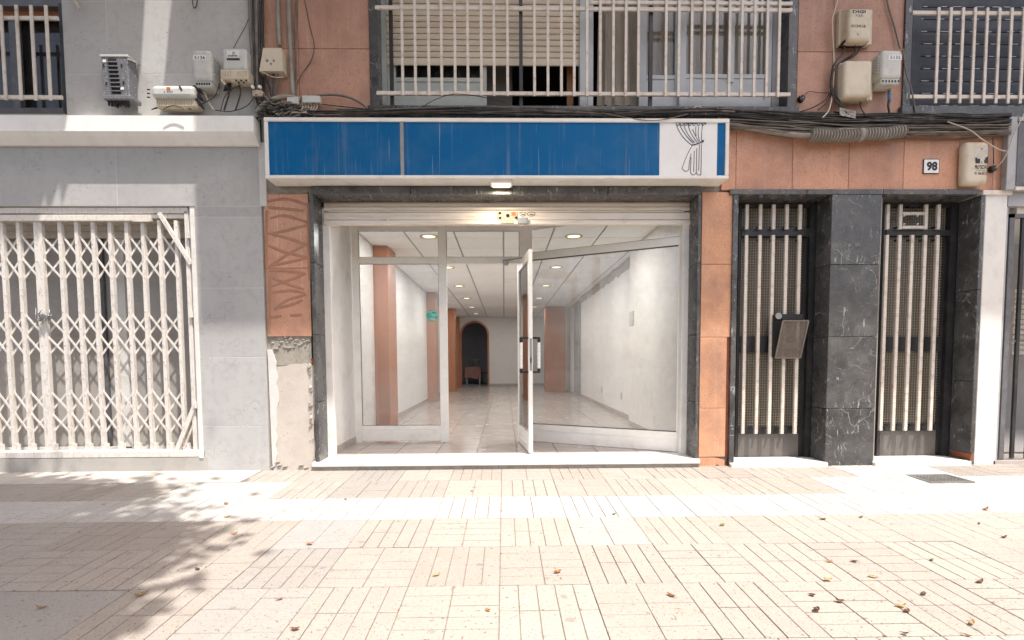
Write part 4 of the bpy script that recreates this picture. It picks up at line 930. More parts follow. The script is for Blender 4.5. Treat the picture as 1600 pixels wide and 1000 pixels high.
# letter basket
LB = thing('letter_basket', 'tilted grey perforated metal basket for leaflets hung on the bars of the left street door', 'letter box', onY(1236, 556, .1))
P0, P1, P2, P3 = [onY(x, y, yy) for x, y, yy in ((1223, 501, .06), (1263, 501, .06), (1250, 559, .13), (1211, 559, .13))]
mb = MB(); nx, ny = 22, 30
def pl_(u, v): return (P0 * (1 - u) + P1 * u) * (1 - v) + (P3 * (1 - u) + P2 * u) * v
nrm = (P1 - P0).cross(P3 - P0).normalized(); nrm = nrm if nrm.y < 0 else -nrm
for i in range(nx + 1): mb.bar(pl_(i / nx, 0), pl_(i / nx, 1), .0052, .003, nrm)
for j in range(ny + 1): mb.bar(pl_(0, j / ny), pl_(1, j / ny), .0052, .003, nrm)
part('perforated_front', mb, 'basket', LB)
mb = MB()
for a, b in ((P0, P1), (P1, P2), (P2, P3), (P3, P0)): mb.bar(a + nrm * .003, b + nrm * .003, .014, .008, nrm)
part('rim', mb, 'basket', LB)
mb = MB(); a, b, c, d = RX(1210, 491, 1252, 500, .13); mb.box(a, b, .10, .18, c, d, .006); a, b, c, d = RX(1210, 500, 1222, 558, .13); mb.box(a, b, .13, .19, c, d); part('back_plate', mb, 'black', LB)
mb = MB(); q = onY(1217, 493.5, .09); mb.disc((q.x, .10, q.z), .032, 'Y', -.008, 14); part('knob', mb, 'steel', LB)
LF = MB(); LF.prism([((pl_(.05, .97)).x, pl_(.05, .97).z), (pl_(.93, .97).x, pl_(.93, .97).z), (pl_(.95, .60).x, pl_(.95, .60).z), (pl_(.40, .60).x, pl_(.40, .60).z), (pl_(.36, .78).x, pl_(.36, .78).z)], .135, .138)
lf_ = solo('leaflet', LF, 'leaflet', 'printed leaflets lying inside the perforated basket', 'leaflet')
a, b = pl_(.35, .86), pl_(.93, .80); mb = MB(); mb.bar(Vector((a.x, .134, a.z)), Vector((b.x, .134, b.z)), .05, .001); part('print', mb, 'red', lf_)

# ================================================================== NEIGHBOUR ON THE RIGHT
NB = thing('neighbouring_building', 'white pier and open barred doorway of the next building at the right edge', 'building', (5.0, .2, 0))
for y0, y1, x0, x1 in ((304, 736, 1531, 1565),):
    bp('pier', x0, y0, x1, y1, -.01, .3, 'white', NB, .004)
bp('wall_core', 1566, -160, 1800, 182, .02, .3, 'facing', NB) if False else None
bp('lintel', 1566, 296, 1900, 322, .0, .3, 'greyframe', NB); bp('pier_cap', 1527, 297, 1572, 304, -.03, .2, 'cream', NB)
bp('wall_core', 1576, 180, 1900, 296, .02, .2, 'facing', NB)
bp('door_lintel', 1580, 323, 1900, 334, .04, .06, 'cream', NB)
room(onY(1570, 500).x, onY(1950, 500).x, .32, 3.4, .03, 2.6, 'wallwhite', NB); 
a, b, c, d = RX(1560, 728, 1900, 736, .0); bx('doorstep', a, b + .2, -.01, .4, -.1, .03, 'floortile', NB)
for k in range(13): bp('blind_slat', 1583, 452 + 8 * k, 1640, 458 + 8 * k, 1.6, .02, 'cream', NB)
BG = thing('barred_gate', 'dark grey steel barred gate in the doorway at the right edge', 'gate', onY(1600, 722, .05))
bp('frame_post', 1558.5, 324, 1567, 728, -.008, .06, 'greyframe', BG); bp('gate_stile', 1570, 334, 1577.5, 722, .03, .04, 'darkgrey', BG); bp('head_rail', 1570, 334, 1900, 340, .03, .04, 'darkgrey', BG); bp('bottom_rail', 1570, 716, 1900, 723, .03, .04, 'darkgrey', BG)
for x in (1589, 1612, 1635, 1658, 1681): bp('bar', x, 340, x + 5, 716, .04, .02, 'dark', BG)
bp('cross_bar', 1578, 531, 1900, 533.5, .045, .012, 'darkgrey', BG)
SB = thing('sign_box', 'weathered grey metal sign box projecting at the upper right edge', 'sign', onY(1620, 298, -.1))
bp('casing', 1574, 182, 1900, 297, -.05, .05, 'greyframe', SB, .004); bp('face_panel', 1590, 190, 1890, 290, -.056, .006, 'darkgrey', SB, .002); bp('front_frame', 1575, 183, 1588, 296, -.066, .015, 'greyframe', SB, .003); bp('front_frame', 1590, 291.5, 1900, 297, -.066, .015, 'cream', SB, .003); bp('front_frame', 1590, 183, 1900, 189, -.066, .015, 'greyframe', SB, .003)

# ================================================================== WINDOW GRILLES
def grille(name, label, xs, ybar, rails, railx, Y, posts=(), wb=4.2, skew=0):
    r = thing('window_grille', label, 'window grille', onY(sum(railx) / 2, rails[-1], Y), 'window grilles of the first floor')
    for y in rails:
        a, b, c, d = RX(railx[0], y - 3, railx[1], y + 3, Y); bx('rail', a, b, Y, Y + .02, c, d, 'grille', r, .003)
    zt, zb = onY(800, ybar[0], Y).z, onY(800, ybar[1], Y).z
    for x in xs:
        X_ = onY(x, 90, Y).x; w_ = wb * .0059
        bx('bar', X_ - w_ / 2, X_ + w_ / 2, Y - .014, Y - .001, zb, zt, 'grille', r, .002)
    for x in posts: bp('post', x - 2.7, -130, x + 2.7, 166, Y + .03, .03, 'dark', r)
    return r
grille('g', 'cream grille across the shuttered and curtained window above the blue sign', [629, 649, 670, 690, 711, 731, 752, 772, 793, 835, 856, 877, 897, 917, 937.5, 958, 977.5, 997, 1040, 1060, 1080, 1099.5, 1119, 1139, 1158, 1178, 1197.5, 1216], (-130, 151), (-70, 13, 146), (587, 1237), -.03, (611, 814, 1017))
r0 = bpy.data.objects['window_grille']; a, b, c, d = RX(922, 1, 1237, 6.5, -.03); bx('rail', a, b, -.03, -.01, c, d, 'grille', r0, .003)
r = grille('g', 'cream grille of four slanted bars on the dark window above the white cornice', [-70, -46, -22, 7, 31, 54, 77], (14, 160), (27, 151), (-150, 93), -.06, (), 4.6)
r = grille('g', 'cream grille over the dark blue slatted window at the upper right', [1463, 1482, 1501, 1519.5, 1538.5, 1557.5, 1576.5, 1595.5, 1614.5, 1633, 1652], (8, 160), (20, 151), (1424, 1700), -.03, (), 4.4)
# ================================================================== BOXES ON THE WALLS
def bolt_text(s, x, y, Y, h, w_, par, mat='ink', bold=.01): return text(s, x, y, Y, h, mat, par, w_, bold=bold)
# dark finned casing
A1 = thing('equipment_casing', 'dark grey finned telecom casing hung on the grey wall under the light stripe', 'telecom box', onY(182, 168, -.1))
bp('body', 157, 88, 199, 150, -.13, .11, 'boxdark', A1, .008); bp('top_cap', 155, 84.5, 200, 88.5, -.135, .115, 'boxgrey', A1, .004)
bp('lower_rim', 157, 148, 203, 155, -.142, .12, 'boxdark', A1, .006)
mb = MB()
for k in range(9):
    a, b, c, d = RX(168 + k * .6, 91 + k * 6.5, 181 + k * .6, 96 + k * 6.5, -.134); mb.box(a, b, -.134, -.13, c, d)
part('vent', mb, 'hole', A1)
mb = MB()
for k in range(9):
    a, b, c, d = RX(166 + k * .6, 95.4 + k * 6.5, 182 + k * .6, 97 + k * 6.5, -.14); mb.box(a, b, -.14, -.13, c, d)
part('fin', mb, 'boxdark', A1)
xr_ = onY(199, 118, -.13).x; mb = MB()
for k in range(11):
    z = onY(199, 94 + k * 5, -.1).z; mb.box(xr_ - .002, xr_ + .004, -.12, -.04, z - .006, z + .006)
part('side_vent', mb, 'hole', A1)
for x, y in ((162.5, 95), (188.5, 138)): bp('tag', x - 2.5, y - 2, x + 2.5, y + 2, -.133, .003, 'label', A1)
for x, y in ((161, 102), (189, 102), (164, 130), (191, 129)): bp('clip', x - 1.3, y - 2.2, x + 1.3, y + 2.2, -.134, .004, 'black', A1)
mb = MB()
for k in range(16):
    q = onY(170 + (k % 8) * 4.4, 155, -.11 + .045 * (k // 8)); l = random.uniform(.03, .075); mb.tube([q, q + Vector((0, 0, -l))], random.uniform(.008, .012), 7)
part('port', mb, 'black', A1)
mb = MB(); q = onY(205, 94, -.05); mb.tube([onY(199, 92, -.14), onY(212, 97, -.06), onY(214, 104, -.03), onY(211, 114, -.02)], .005, 6); part('bracket', mb, 'boxgrey', A1)
# lying splice closure
A2 = thing('splice_closure', 'white splice closure lying on its side on the white cornice', 'telecom box', onY(272, 172, -.08))
mb = MB(); a, b, c, d = RX(233, 132, 302, 153, -.15); mb.box(a, b, -.15, -.01, c, d, .035, 3); part('cover', mb, 'boxgrey', A2)
mb = MB(); a, b, c2, d2 = RX(238, 153, 304, 167, -.13); mb.box(a, b, -.12, -.02, c2, c + .01, .02, 2); part('base', mb, 'boxcream', A2)
mb = MB()
for k in range(22): x = a + .02 + (b - a - .04) * k / 21; mb.box(x - .004, x + .004, -.128, -.02, c2 + .01, c)
part('rib', mb, 'boxcream', A2)
mb = MB(); 
for k in range(9): q = onY(300 + (k % 3) * 2, 137 + (k // 3) * 8 + (k % 3) * 3, -.10); mb.tube([q, q + Vector((.03, -.01, .004)), q + Vector((.075, 0, -.01 - .006 * k))], [.012, .012, .007], 8)
part('gland', mb, 'black', A2)
mb = MB()
for k in range(3): q = onY(234, 140 + k * 6, -.1); mb.tube([q, q + Vector((-.022, 0, 0))], .006, 7)
part('latch', mb, 'black', A2)
mb = MB(); mb.bar(onY(280, 134, -.152), onY(284, 141, -.152), .014, .003); part('print_mark', mb, 'ink', A2); bp('print_mark', 258, 136, 264, 141, -.152, .001, 'orange', A2)
bolt_text('3 A27', 263, 143.5, -.1515, 2.6, 14, A2)
coil = MB()
for k in range(5):
    coil.tube([onY(237 + k * 2 + (62 - k * 3) * i / 14, 171 - 5 * math.sin(math.pi * i / 14) - k * .8, -.09 - .01 * (k % 2)) for i in range(15)], .005, 6)
coil.tube([onY(255 + 32 * i / 10, 171 - 6 * math.sin(math.pi * i / 10), -.155) for i in range(11)], .004, 6)
solo('cable_coil', coil, 'cable_b', 'coil of thin black cable tucked under the white splice closure', 'cable')
# number boxes with finned side
def finbox(label, fx0, fy0, fx1, fy1, dep, side, txt, tx, ty):
    r = thing('fibre_box', label, 'telecom box', onY((fx0 + fx1) / 2, fy1 + 8, -.06), 'numbered grey fibre boxes'); Y = -dep
    mb = MB(); a, b, c, d = RX(fx0, fy0, fx1, fy1, Y); mb.box(a, b, Y, -.012, c, d, .03, 3); part('cover', mb, 'boxgrey', r)
    X_ = (b if side > 0 else a); mb = MB()
    for k in range(7):
        z = d - .06 - (d - c - .09) * k / 7; mb.bar((X_ + side * .004, Y + .035, z + .02), (X_ + side * .004, -.015, z - .01), .012, .012, Vector((side, 0, 0)))
    part('fin', mb, 'boxgrey', r)
    mb = MB(); mb.box(a + .01, b - .01, Y + .012, -.01, c - .045, c + .004, .008); part('base', mb, 'boxgrey', r)
    mb = MB()
    for k in range(6): x = a + .025 + (b - a - .05) * k / 5; mb.box(x - .007, x + .007, Y + .009, Y + .013, c - .03, c - .012)
    part('slot', mb, 'black', r)
    a2, b2, c2, d2 = RX(tx - 10, ty - 4, tx + 10, ty + 4, Y - .001); lb = bx('number_label', a2, b2, Y - .001, Y + .001, c2, d2, 'label', r)
    text(txt, tx, ty, Y - .0015, 5.0, 'ink', lb, 16, bold=.015)
    mb = MB(); q = onY((fx0 + fx1) / 2, fy1 + 6, -.06); mb.tube([q, q + Vector((0, 0, -.05))], .017, 10); part('gland', mb, 'boxgrey', r); return r
finbox('grey fibre box marked 5136 left of the box with a white label', 300.5, 77, 329, 126, .15, 1, '5136', 312, 90)
finbox('grey fibre box marked 5135 beside the dark blue window on the right', 1378, 77, 1411, 122, .15, -1, '5135', 1399, 89.5)
A4 = thing('cable_box', 'grey and cream cable box with a white printed label, its bottom flap hanging open', 'telecom box', onY(370, 135, -.06))
mb = MB(); a, b, c, d = RX(347.5, 75, 385, 110, -.13); mb.box(a, b, -.13, -.01, c, d, .022, 3); part('cover', mb, 'boxgrey', A4)
mb = MB(); a, b, c, d = RX(343, 108, 387, 124, -.14); mb.box(a, b, -.14, -.01, c, d, .012, 2); part('base', mb, 'boxcream', A4)
lb = bp('label', 354.5, 79, 373.5, 90, -.132, .002, 'label', A4)
mb = MB(); q = onY(364, 82.5, -.133); mb.tube([q + Vector((math.cos(t) * .012, 0, math.sin(t) * .012)) for t in [k * math.pi / 5 for k in range(7, 12)]], .003, 5); mb.disc((q.x, q.y, q.z + .004), .005, 'Y', -.001, 8)
for k in range(7):
    qq = onY(357 + k * 2.2, 87.3, -.133); mb.box(qq.x - .004, qq.x + .004, -.134, -.133, qq.z - .008 * random.uniform(.5, 1), qq.z + .006)
a, b, c, d = RX(354, 91, 374, 93.5, -.134); mb.box(a, b, -.134, -.13, c, d); part('print', mb, 'ink', lb)
mb = MB()
for k in range(10):
    if k in (4, 5): continue
    a, b, c, d = RX(346.5 + k * 4, 111, 348 + k * 4, 119, -.142); mb.box(a, b, -.142, -.14, c, d)
part('slot', mb, 'rust', A4)
mb = MB(); a, b, c, d = RX(356, 124, 389, 132, -.12)
mb.bar(onY(346, 124, -.13), onY(352, 131, -.1), .02, .06); mb.box(a + .02, b, -.13, -.05, c + .02, d, .006)
part('flap', mb, 'boxcream', A4)
mb = MB()
for k in range(5): q = onY(369 + k * 4, 126 + (k % 2) * 3, -.132); mb.disc((q.x, q.y, q.z), .009, 'Y', -.002, 8)
part('knockout', mb, 'black', A4)
mb = MB(); 
for k in range(5): q = onY(352 + k * 2.4, 126, -.08); mb.tube([q, q + Vector((random.uniform(-.02, .02), 0, -.05)), q + Vector((random.uniform(-.03, .03), 0, -.09))], .008, 6)
part('splitter', mb, 'black', A4)
A5 = thing('junction_box', 'small tapered cream junction box on the salmon stone beside the bundle of rising cables', 'telecom box', onY(424, 112, -.05))
mb = MB(); P = [onY(x, y, -.10) for x, y in ((411, 75), (440, 75), (442, 106), (406, 106))]; mb.prism([(p.x, p.z) for p in P], -.10, .0); part('cover', mb, 'boxcream', A5)
P = [onY(x, y, -.104) for x, y in ((406, 105), (442, 105), (442, 111), (405, 111))]; mb = MB(); mb.prism([(p.x, p.z) for p in P], -.104, .0); part('lip', mb, 'yellow_tape' if False else 'boxcream', A5)
mb = MB()
for x, y, r in ((417.5, 94.5, .010), (423.5, 99.5, .008), (428, 94.5, .009)): q = onY(x, y, -.101); mb.disc((q.x, q.y, q.z), r, 'Y', -.004, 10)
part('screw', mb, 'steel', A5)
A6 = thing('cable_box', 'cream cable box printed with name and numbers, upper of the two on the right pier', 'telecom box', onY(1337, 72, -.06))
mb = MB(); a, b, c, d = RX(1325, 12, 1361, 63, -.15); mb.box(a, b, -.15, -.05, c, d, .03, 3); part('cover', mb, 'boxcream', A6)
bp('back_plate', 1310, 14, 1362, 70, -.05, .05, 'boxcream', A6, .008)
mb = MB(); P = [onY(1314, 16, -.05), onY(1327, 14, -.14), onY(1327, 60, -.14), onY(1314, 66, -.05)]
v = [mb.bm.verts.new(p) for p in P] + [mb.bm.verts.new((p.x + .02, -.03, p.z)) for p in P]
for f in ((0, 1, 2, 3), (7, 6, 5, 4), (0, 4, 5, 1), (1, 5, 6, 2), (2, 6, 7, 3), (3, 7, 4, 0)): mb.bm.faces.new([v[i] for i in f])
part('side_cheek', mb, 'boxcream', A6)
text('DIGI', 1342.5, 18, -.1515, 4.4, 'inkblue', A6, 20, bold=.03); text('733', 1342, 24.5, -.1515, 3.6, 'ink', A6, 11); text('013416', 1341.5, 40.5, -.1515, 4.2, 'ink', A6, 22, bold=.012)
mb = MB(); q = onY(1341.5, 52.5, -.15); mb.disc((q.x, q.y, q.z), .012, 'Y', -.004, 12); part('screw', mb, 'steel', A6)
mb = MB(); a, b, c, d = RX(1314, 67, 1350, 71, -.06); mb.box(a, b, -.11, -.02, c, d); part('cable_entry', mb, 'black', A6)
A7 = thing('cable_box', 'plain cream cable box with ribbed edges, the lower of the two on the right pier', 'telecom box', onY(1338, 160, -.06))
mb = MB(); a, b, c, d = RX(1320, 93, 1364.5, 151, -.15); mb.box(a, b, -.15, -.04, c, d, .03, 3); part('cover', mb, 'boxcream', A7)
bp('back_plate', 1312, 95, 1366, 157, -.05, .05, 'boxcream', A7, .01)
mb = MB()
for k in range(14): a, b, c, d = RX(1310, 99 + k * 4, 1315, 101 + k * 4, -.06); mb.box(a, b, -.065, -.03, c, d)
for k in range(10): a, b, c, d = RX(1316 + k * 4.4, 156, 1318.5 + k * 4.4, 160, -.06); mb.box(a, b, -.1, -.03, c, d)
part('rib', mb, 'boxcream', A7)
mb = MB(); q = onY(1367, 123, -.06); mb.disc((q.x, q.y, q.z), .018, 'Y', .03, 10); part('hinge', mb, 'boxcream', A7)
# alarm box
AL = thing('alarm_box', 'cream alarm box with a printed logo near the upper right corner', 'alarm', onY(1527, 289, -.05))
mb = MB(); a, b, c, d = RX(1509, 220, 1547, 288, -.09); mb.box(a, b, -.09, 0, c, d, .04, 4); part('cover', mb, 'boxcream', AL)
YA = -.0915; lg = bp('logo_patch', 1523.5, 231, 1543.5, 255, YA, .002, 'boxgrey', AL)
mb = MB(); 
def lgp(pts): mb.prism([(onY(1490 + x * .09, 210 + y * .09, YA - .001).x, onY(1490 + x * .09, 210 + y * .09, YA - .001).z) for x, y in pts], YA - .0015, YA)
lgp([(378, 500), (400, 420), (455, 420), (465, 470), (452, 500)]); lgp([(484, 500), (492, 465), (500, 500)]); lgp([(535, 500), (530, 460), (560, 400), (600, 380), (600, 500)]); lgp([(378, 470), (378, 400), (420, 400)])
part('logo_ground', mb, 'ink', lg)
mb = MB(); lgp([(470, 400), (500, 395), (535, 500), (510, 500), (490, 430), (478, 500), (455, 500)]); lgp([(455, 310), (480, 275), (530, 290), (575, 370), (545, 395), (525, 350), (520, 400), (465, 400), (440, 390), (410, 385), (425, 340)]); part('logo_figure', mb, 'boxcream', lg)
mb = MB(); q = onY(1534, 232.7, YA - .001); mb.disc((q.x, q.y, q.z), .006, 'Y', -.001, 10); part('logo_dot', mb, 'ink', lg)
text('PROTECVAL', 1533.5, 261, YA, 6.2, 'ink', AL, 20.5, bold=.02); text('SISTEMAS DE SEGURIDAD', 1533.5, 266.2, YA, 1.3, 'ink', AL, 20); text('91 166 65 27', 1533.2, 270.7, YA, 4.4, 'ink', AL, 21, bold=.015)
NP = thing('number_plate', 'white house number plate reading 98 above the right street door', 'number plate', onY(1457, 271, -.01))
bp('rim', 1444, 248.3, 1469, 271, -.010, .01, 'ink', NP, .001); bp('plate', 1445, 249.2, 1468.2, 270.2, -.013, .004, 'label', NP, .001); text('98', 1456.4, 259.7, -.0138, 14, 'ink', NP, 17, bold=.05)
for x, y, lab in ((1253.5, 153, 'round black cable clip on the stone right of the centre window grille'), (1553, 263, 'round black knob hanging by the alarm box')):
    mb = MB(); q = onY(x, y, -.03); mb.disc((q.x, 0, q.z), .032, 'Y', -.035, 16, .026); o = solo('cable_clip', mb, 'black', lab, 'cable clip'); mb = MB(); mb.disc((q.x + .004, -.035, q.z), .005, 'Y', -.003, 8); part('screw', mb, 'steel', o)
# crumpled sheet
mb = MB(); N = 7; vs = [[mb.bm.verts.new(onY(1312 + i * 4.2, 168 + j * 4 + i * .9, -.10 - .03 * random.random())) for i in range(N)] for j in range(4)]
for j in range(3):
    for i in range(N - 1): mb.bm.faces.new((vs[j][i], vs[j][i + 1], vs[j + 1][i + 1], vs[j + 1][i]))
bmesh.ops.solidify(mb.bm, geom=mb.bm.faces[:], thickness=.003); solo('crumpled_sheet', mb, 'scrape', 'crumpled whitish scrap lying on the cables under the right cable boxes', 'scrap')

# ================================================================== CABLES
random.seed(23)
def px3(pts): return [onY(x, y, Y) for x, y, Y in pts]
def cable(label, pts, r, mat='cable_b', group=None):
    mb = MB(); mb.tube(smooth(px3(pts)), r, 7); return solo('cable', mb, mat, label, 'cable', group)
for mat, cnt in (('cable_b', 46), ('cable_g', 42), ('cable_c', 5)):
    mb = MB()
    for k in range(cnt):
        dark = mat == 'cable_b'; y0 = random.uniform(176, 186) if dark else random.uniform(184, 207); x0 = random.uniform(1120, 1150) if k % 3 else random.uniform(1150, 1330); x1 = 1580 if k % 4 else random.uniform(1400, 1560)
        pts = []; n = 9; sag = random.uniform(0, 10) * (1 if not dark else .5); off = random.uniform(-2, 8); yy = -random.uniform(.005, .10)
        for i in range(n + 1):
            t = i / n; x = x0 + (x1 - x0) * t; ramp = min(1, max(0, (x - 1140) / 130))
            pts.append((x, y0 - 6 * (1 - ramp) + sag * math.sin(t * math.pi) + off * t + random.gauss(0, 1.3), yy + random.gauss(0, .01)))
        mb.tube(smooth(px3(pts), 3), random.choice((.004, .005, .006, .008)) * (1 if mat != 'cable_c' else .8), 5)
    o = solo('cable_bundle', mb, mat, {'cable_b': 'thick run of black cables along the wall above the street doors', 'cable_g': 'dusty grey cables sagging at the lower edge of the run above the street doors', 'cable_c': 'few pale cables woven through the run above the street doors'}[mat], 'cables', None, 'stuff')
for mat, cnt in (('cable_b', 22), ('cable_g', 9)):
    mb = MB()
    for k in range(cnt):
        x0 = random.uniform(470, 560) if k % 3 else random.uniform(600, 800); x1 = random.uniform(1040, 1160); y0 = random.uniform(171, 180); n = 8; yy = -.06 - random.uniform(0, .09); pts = []
        for i in range(n + 1):
            t = i / n; pts.append((x0 + (x1 - x0) * t, y0 + 2.5 * math.sin(t * 9 + k) + random.gauss(0, .8), yy))
        mb.tube(smooth(px3(pts), 3), random.choice((.004, .005, .006)), 5)
    solo('cable_bundle', mb, mat, {'cable_b': 'thin black cables lying along the window ledge over the blue sign', 'cable_g': 'dusty grey cables lying along the window ledge over the blue sign'}[mat], 'cables', None, 'stuff')
for mat, cnt in (('cable_b', 26), ('cable_g', 30)):
    mb = MB()
    for k in range(cnt):
        x0 = random.uniform(398, 420); x1 = random.uniform(430, 500); ya = random.uniform(150, 185); n = 6; pts = []
        for i in range(n + 1):
            t = i / n; pts.append((x0 + (x1 - x0) * t, ya + (176 - ya) * t + random.gauss(0, 4), -.03 - random.uniform(0, .10)))
        mb.tube(smooth(px3(pts), 4), random.choice((.004, .005, .007)), 5)
    solo('cable_bundle', mb, mat, {'cable_b': 'tangle of black cables above the left end of the blue sign', 'cable_g': 'tangle of dusty grey cables above the left end of the blue sign'}[mat], 'cables', None, 'stuff')
# corrugated conduit
mb = MB(); P = [onY(1266 + 146 * i / 160, 211 - 6 * max(0, (i - 125) / 35) + 1.5 * math.sin(i / 26), -.10) for i in range(161)]
mb.tube(P, [(.056, .056, .053, .040, .040)[i % 5] for i in range(161)], 14)
for f in mb.bm.faces: f.smooth = False
o = solo('corrugated_conduit', mb, 'conduit', 'fat grey corrugated conduit tied under the cable run', 'conduit')
mb = MB(); q = onY(1343, 211, -.10); mb.tube([q + Vector((-.022, 0, 0)), q + Vector((.022, 0, 0))], .058, 16); part('strap', mb, 'conduit', o)
cable('thick grey cable sloping from the end of the blue sign to the corrugated conduit', [(1120, 190, -.05), (1150, 196, -.06), (1200, 205, -.07), (1245, 211, -.09), (1270, 212, -.10)], .022, 'conduit')
cable('cream cable dropping past the left side of the printed cable box', [(1312, -30, -.04), (1308, 2, -.05), (1301, 30, -.05), (1302, 70, -.05), (1303, 110, -.06), (1300, 150, -.06), (1295, 172, -.09), (1285, 184, -.12)], .006, 'cable_c')
cable('white cable hanging in front of the grey sign box at the right edge', [(1606, 168, -.12), (1597, 184, -.12), (1583, 213, -.12), (1573, 240, -.10), (1565, 253, -.08), (1556, 262, -.05)], .005, 'cable_c')
cable('pale cable slanting across the alarm box', [(1480, 190, -.1), (1515, 203, -.12), (1535, 218, -.13), (1560, 233, -.12), (1572, 236, -.1)], .0045, 'cable_c')
cable('thin dark cable slanting down to the grey 5135 box', [(1382, -30, -.02), (1388, 10, -.02), (1397, 40, -.02), (1406, 76, -.03)], .007, 'cable_g')
cable('thin dark cable running down the marble edge of the right window', [(1411, 76, -.04), (1415, 110, -.04), (1424, 140, -.05), (1431, 178, -.06)], .006, 'cable_g')
cable('cream hoop of cable standing above the right end of the blue sign', [(1081, 182, -.12), (1082, 172, -.12), (1088, 166.5, -.12), (1095, 168, -.12), (1104, 179, -.12)], .005, 'cable_c')
cable('thin black wire arching over the ledge below the shuttered window', [(655, 171, -.05), (675, 158, -.05), (700, 148.5, -.05), (720, 147, -.05), (750, 151, -.05), (790, 160, -.05)], .003)
cable('thin dark wire trailing over the top frame of the blue sign', [(940, 176, -.14), (980, 184, -.19), (1020, 188.5, -.215), (1050, 184, -.2), (1075, 178, -.14)], .004, 'cable_g')
for k, (x, lean, r, m, lab) in enumerate(((388, 6, .013, 'cable_g', 'thick brown cable at the left of the group rising up the wall joint'), (394, 4, .009, 'cable_b', 'thin black cable second from left in the group rising up the wall joint'), (400, 2, .014, 'cable_g', 'dusty cable in the middle of the group rising up the wall joint'),
                                     (407, -2, .011, 'cable_b', 'black cable in the group rising beside the small junction box'), (412, -4, .008, 'cable_b', 'thin black cable at the right of the group rising up the wall joint'))):
    cable(lab, [(x, -60, -.03), (x + lean * .5, 40, -.035), (x + lean, 90, -.04), (x + lean + 1, 140, -.05), (x + lean + 8, 172, -.07)], r, m, 'cables rising up the joint between the two buildings')
cable('pale ribbed conduit rising up the stone left of the centre window', [(450, -60, -.03), (452, 30, -.03), (455, 100, -.03), (458, 152, -.05)], .020, 'conduit')
cable('brown cable stain grey conduit beside the pale ribbed conduit', [(433, -60, -.015), (435, 30, -.015), (437, 72, -.02)], .018, 'conduit')
cable('thin dark cable running beside the pale ribbed conduit', [(466, -60, -.01), (462, 40, -.012), (463, 110, -.02), (462, 150, -.04)], .008, 'cable_g')
cable('dark red wire curving over the stone left of the centre window', [(472, -20, -.01), (484, 40, -.01), (491, 70, -.012), (486, 95, -.012), (472, 115, -.012), (462, 135, -.03)], .003, 'cable_b')
cable('black cable hanging diagonally above the white labelled box', [(392, 20, -.02), (384, 40, -.02), (372, 62, -.03), (365, 75, -.05)], .003)
cable('thick grey cable arching beneath the small junction box', [(400, 176, -.08), (418, 160, -.09), (440, 152, -.09), (455, 152, -.08), (470, 156, -.07)], .022, 'conduit')
cable('grey insulated cable arching from the splitter blocks to the window edge', [(495, 149, -.05), (520, 148, -.05), (545, 152, -.05), (565, 162, -.05), (577, 173, -.06)], .010, 'cable_g')
cable('thin dark wire from the splitter blocks to the window ledge', [(497, 162, -.05), (530, 166, -.05), (580, 171, -.06)], .004)
for k, (x, lab) in enumerate(((415, 'leftmost cable hanging from the small junction box'), (421, 'second cable hanging from the small junction box'), (427, 'third cable hanging from the small junction box'), (434, 'rightmost cable hanging from the small junction box'))):
    cable(lab, [(x, 110, -.06), (x + 1, 125, -.06), (423 + k * 2, 142, -.06), (425 + k * 2, 165, -.08)], .007 if k % 2 else .010, 'cable_g' if k % 2 else 'cable_b', 'cables under the small junction box')
cable('pale loop of cable below the small junction box', [(406, 110, -.1), (420, 118, -.11), (432, 121, -.11), (444, 120, -.10)], .004, 'cable_c')
cable('blue tailed cable hanging from the 5135 box', [(1389, 134, -.06), (1390, 150, -.06), (1388, 165, -.07), (1391, 182, -.08)], .009, 'cable_b')
for y0, y1, m, n in ((136, 141, 'yellow_tape', 'yellow sleeve on the cable under the 5135 box'), (142, 160, 'blue_tape', 'blue sleeve on the cable under the 5135 box')):
    mb = MB(); mb.tube(px3([(1389.3, y0, -.06), (1389.3, y1, -.062)]), .013, 8); solo('cable_sleeve', mb, m, n, 'cable sleeve')
for k, (pts, lab) in enumerate((([(1320, 71, -.07), (1316, 84, -.07), (1305, 98, -.07), (1300, 115, -.07), (1301, 140, -.07), (1312, 160, -.08), (1322, 178, -.1)], 'black cable looping from the printed cable box down its left side'),
                  ([(1336, 71, -.07), (1336, 82, -.07), (1322, 92, -.06), (1308, 102, -.06), (1299, 120, -.06), (1300, 145, -.07), (1314, 168, -.09)], 'black cable bending from under the printed cable box'),
                  ([(1344, 71, -.07), (1341, 80, -.07), (1334, 88, -.05), (1318, 96, -.05), (1304, 106, -.05), (1298, 130, -.05)], 'thin black cable leaving the printed cable box on its right'),
                  ([(1344, 158, -.07), (1345, 168, -.08), (1352, 178, -.1), (1370, 184, -.11)], 'black cable leaving the bottom of the plain cable box'),
                  ([(1299, 140, -.04), (1290, 155, -.04), (1270, 168, -.05), (1245, 176, -.06)], 'thin black cable fanning left from the boxes, upper'), ([(1299, 146, -.04), (1292, 160, -.05), (1278, 172, -.06)], 'thin black cable fanning left from the boxes, lower'))):
    cable(lab, pts, .009 if k < 2 else .005)
cable('thin wire running from the black clip to the cable boxes', [(1256, 150, -.03), (1264, 143, -.02), (1280, 145, -.02), (1296, 145, -.03)], .003)
cable('thin cord holding the black knob beside the alarm box', [(1551, 214, -.05), (1552, 235, -.04), (1553, 256, -.03)], .003)
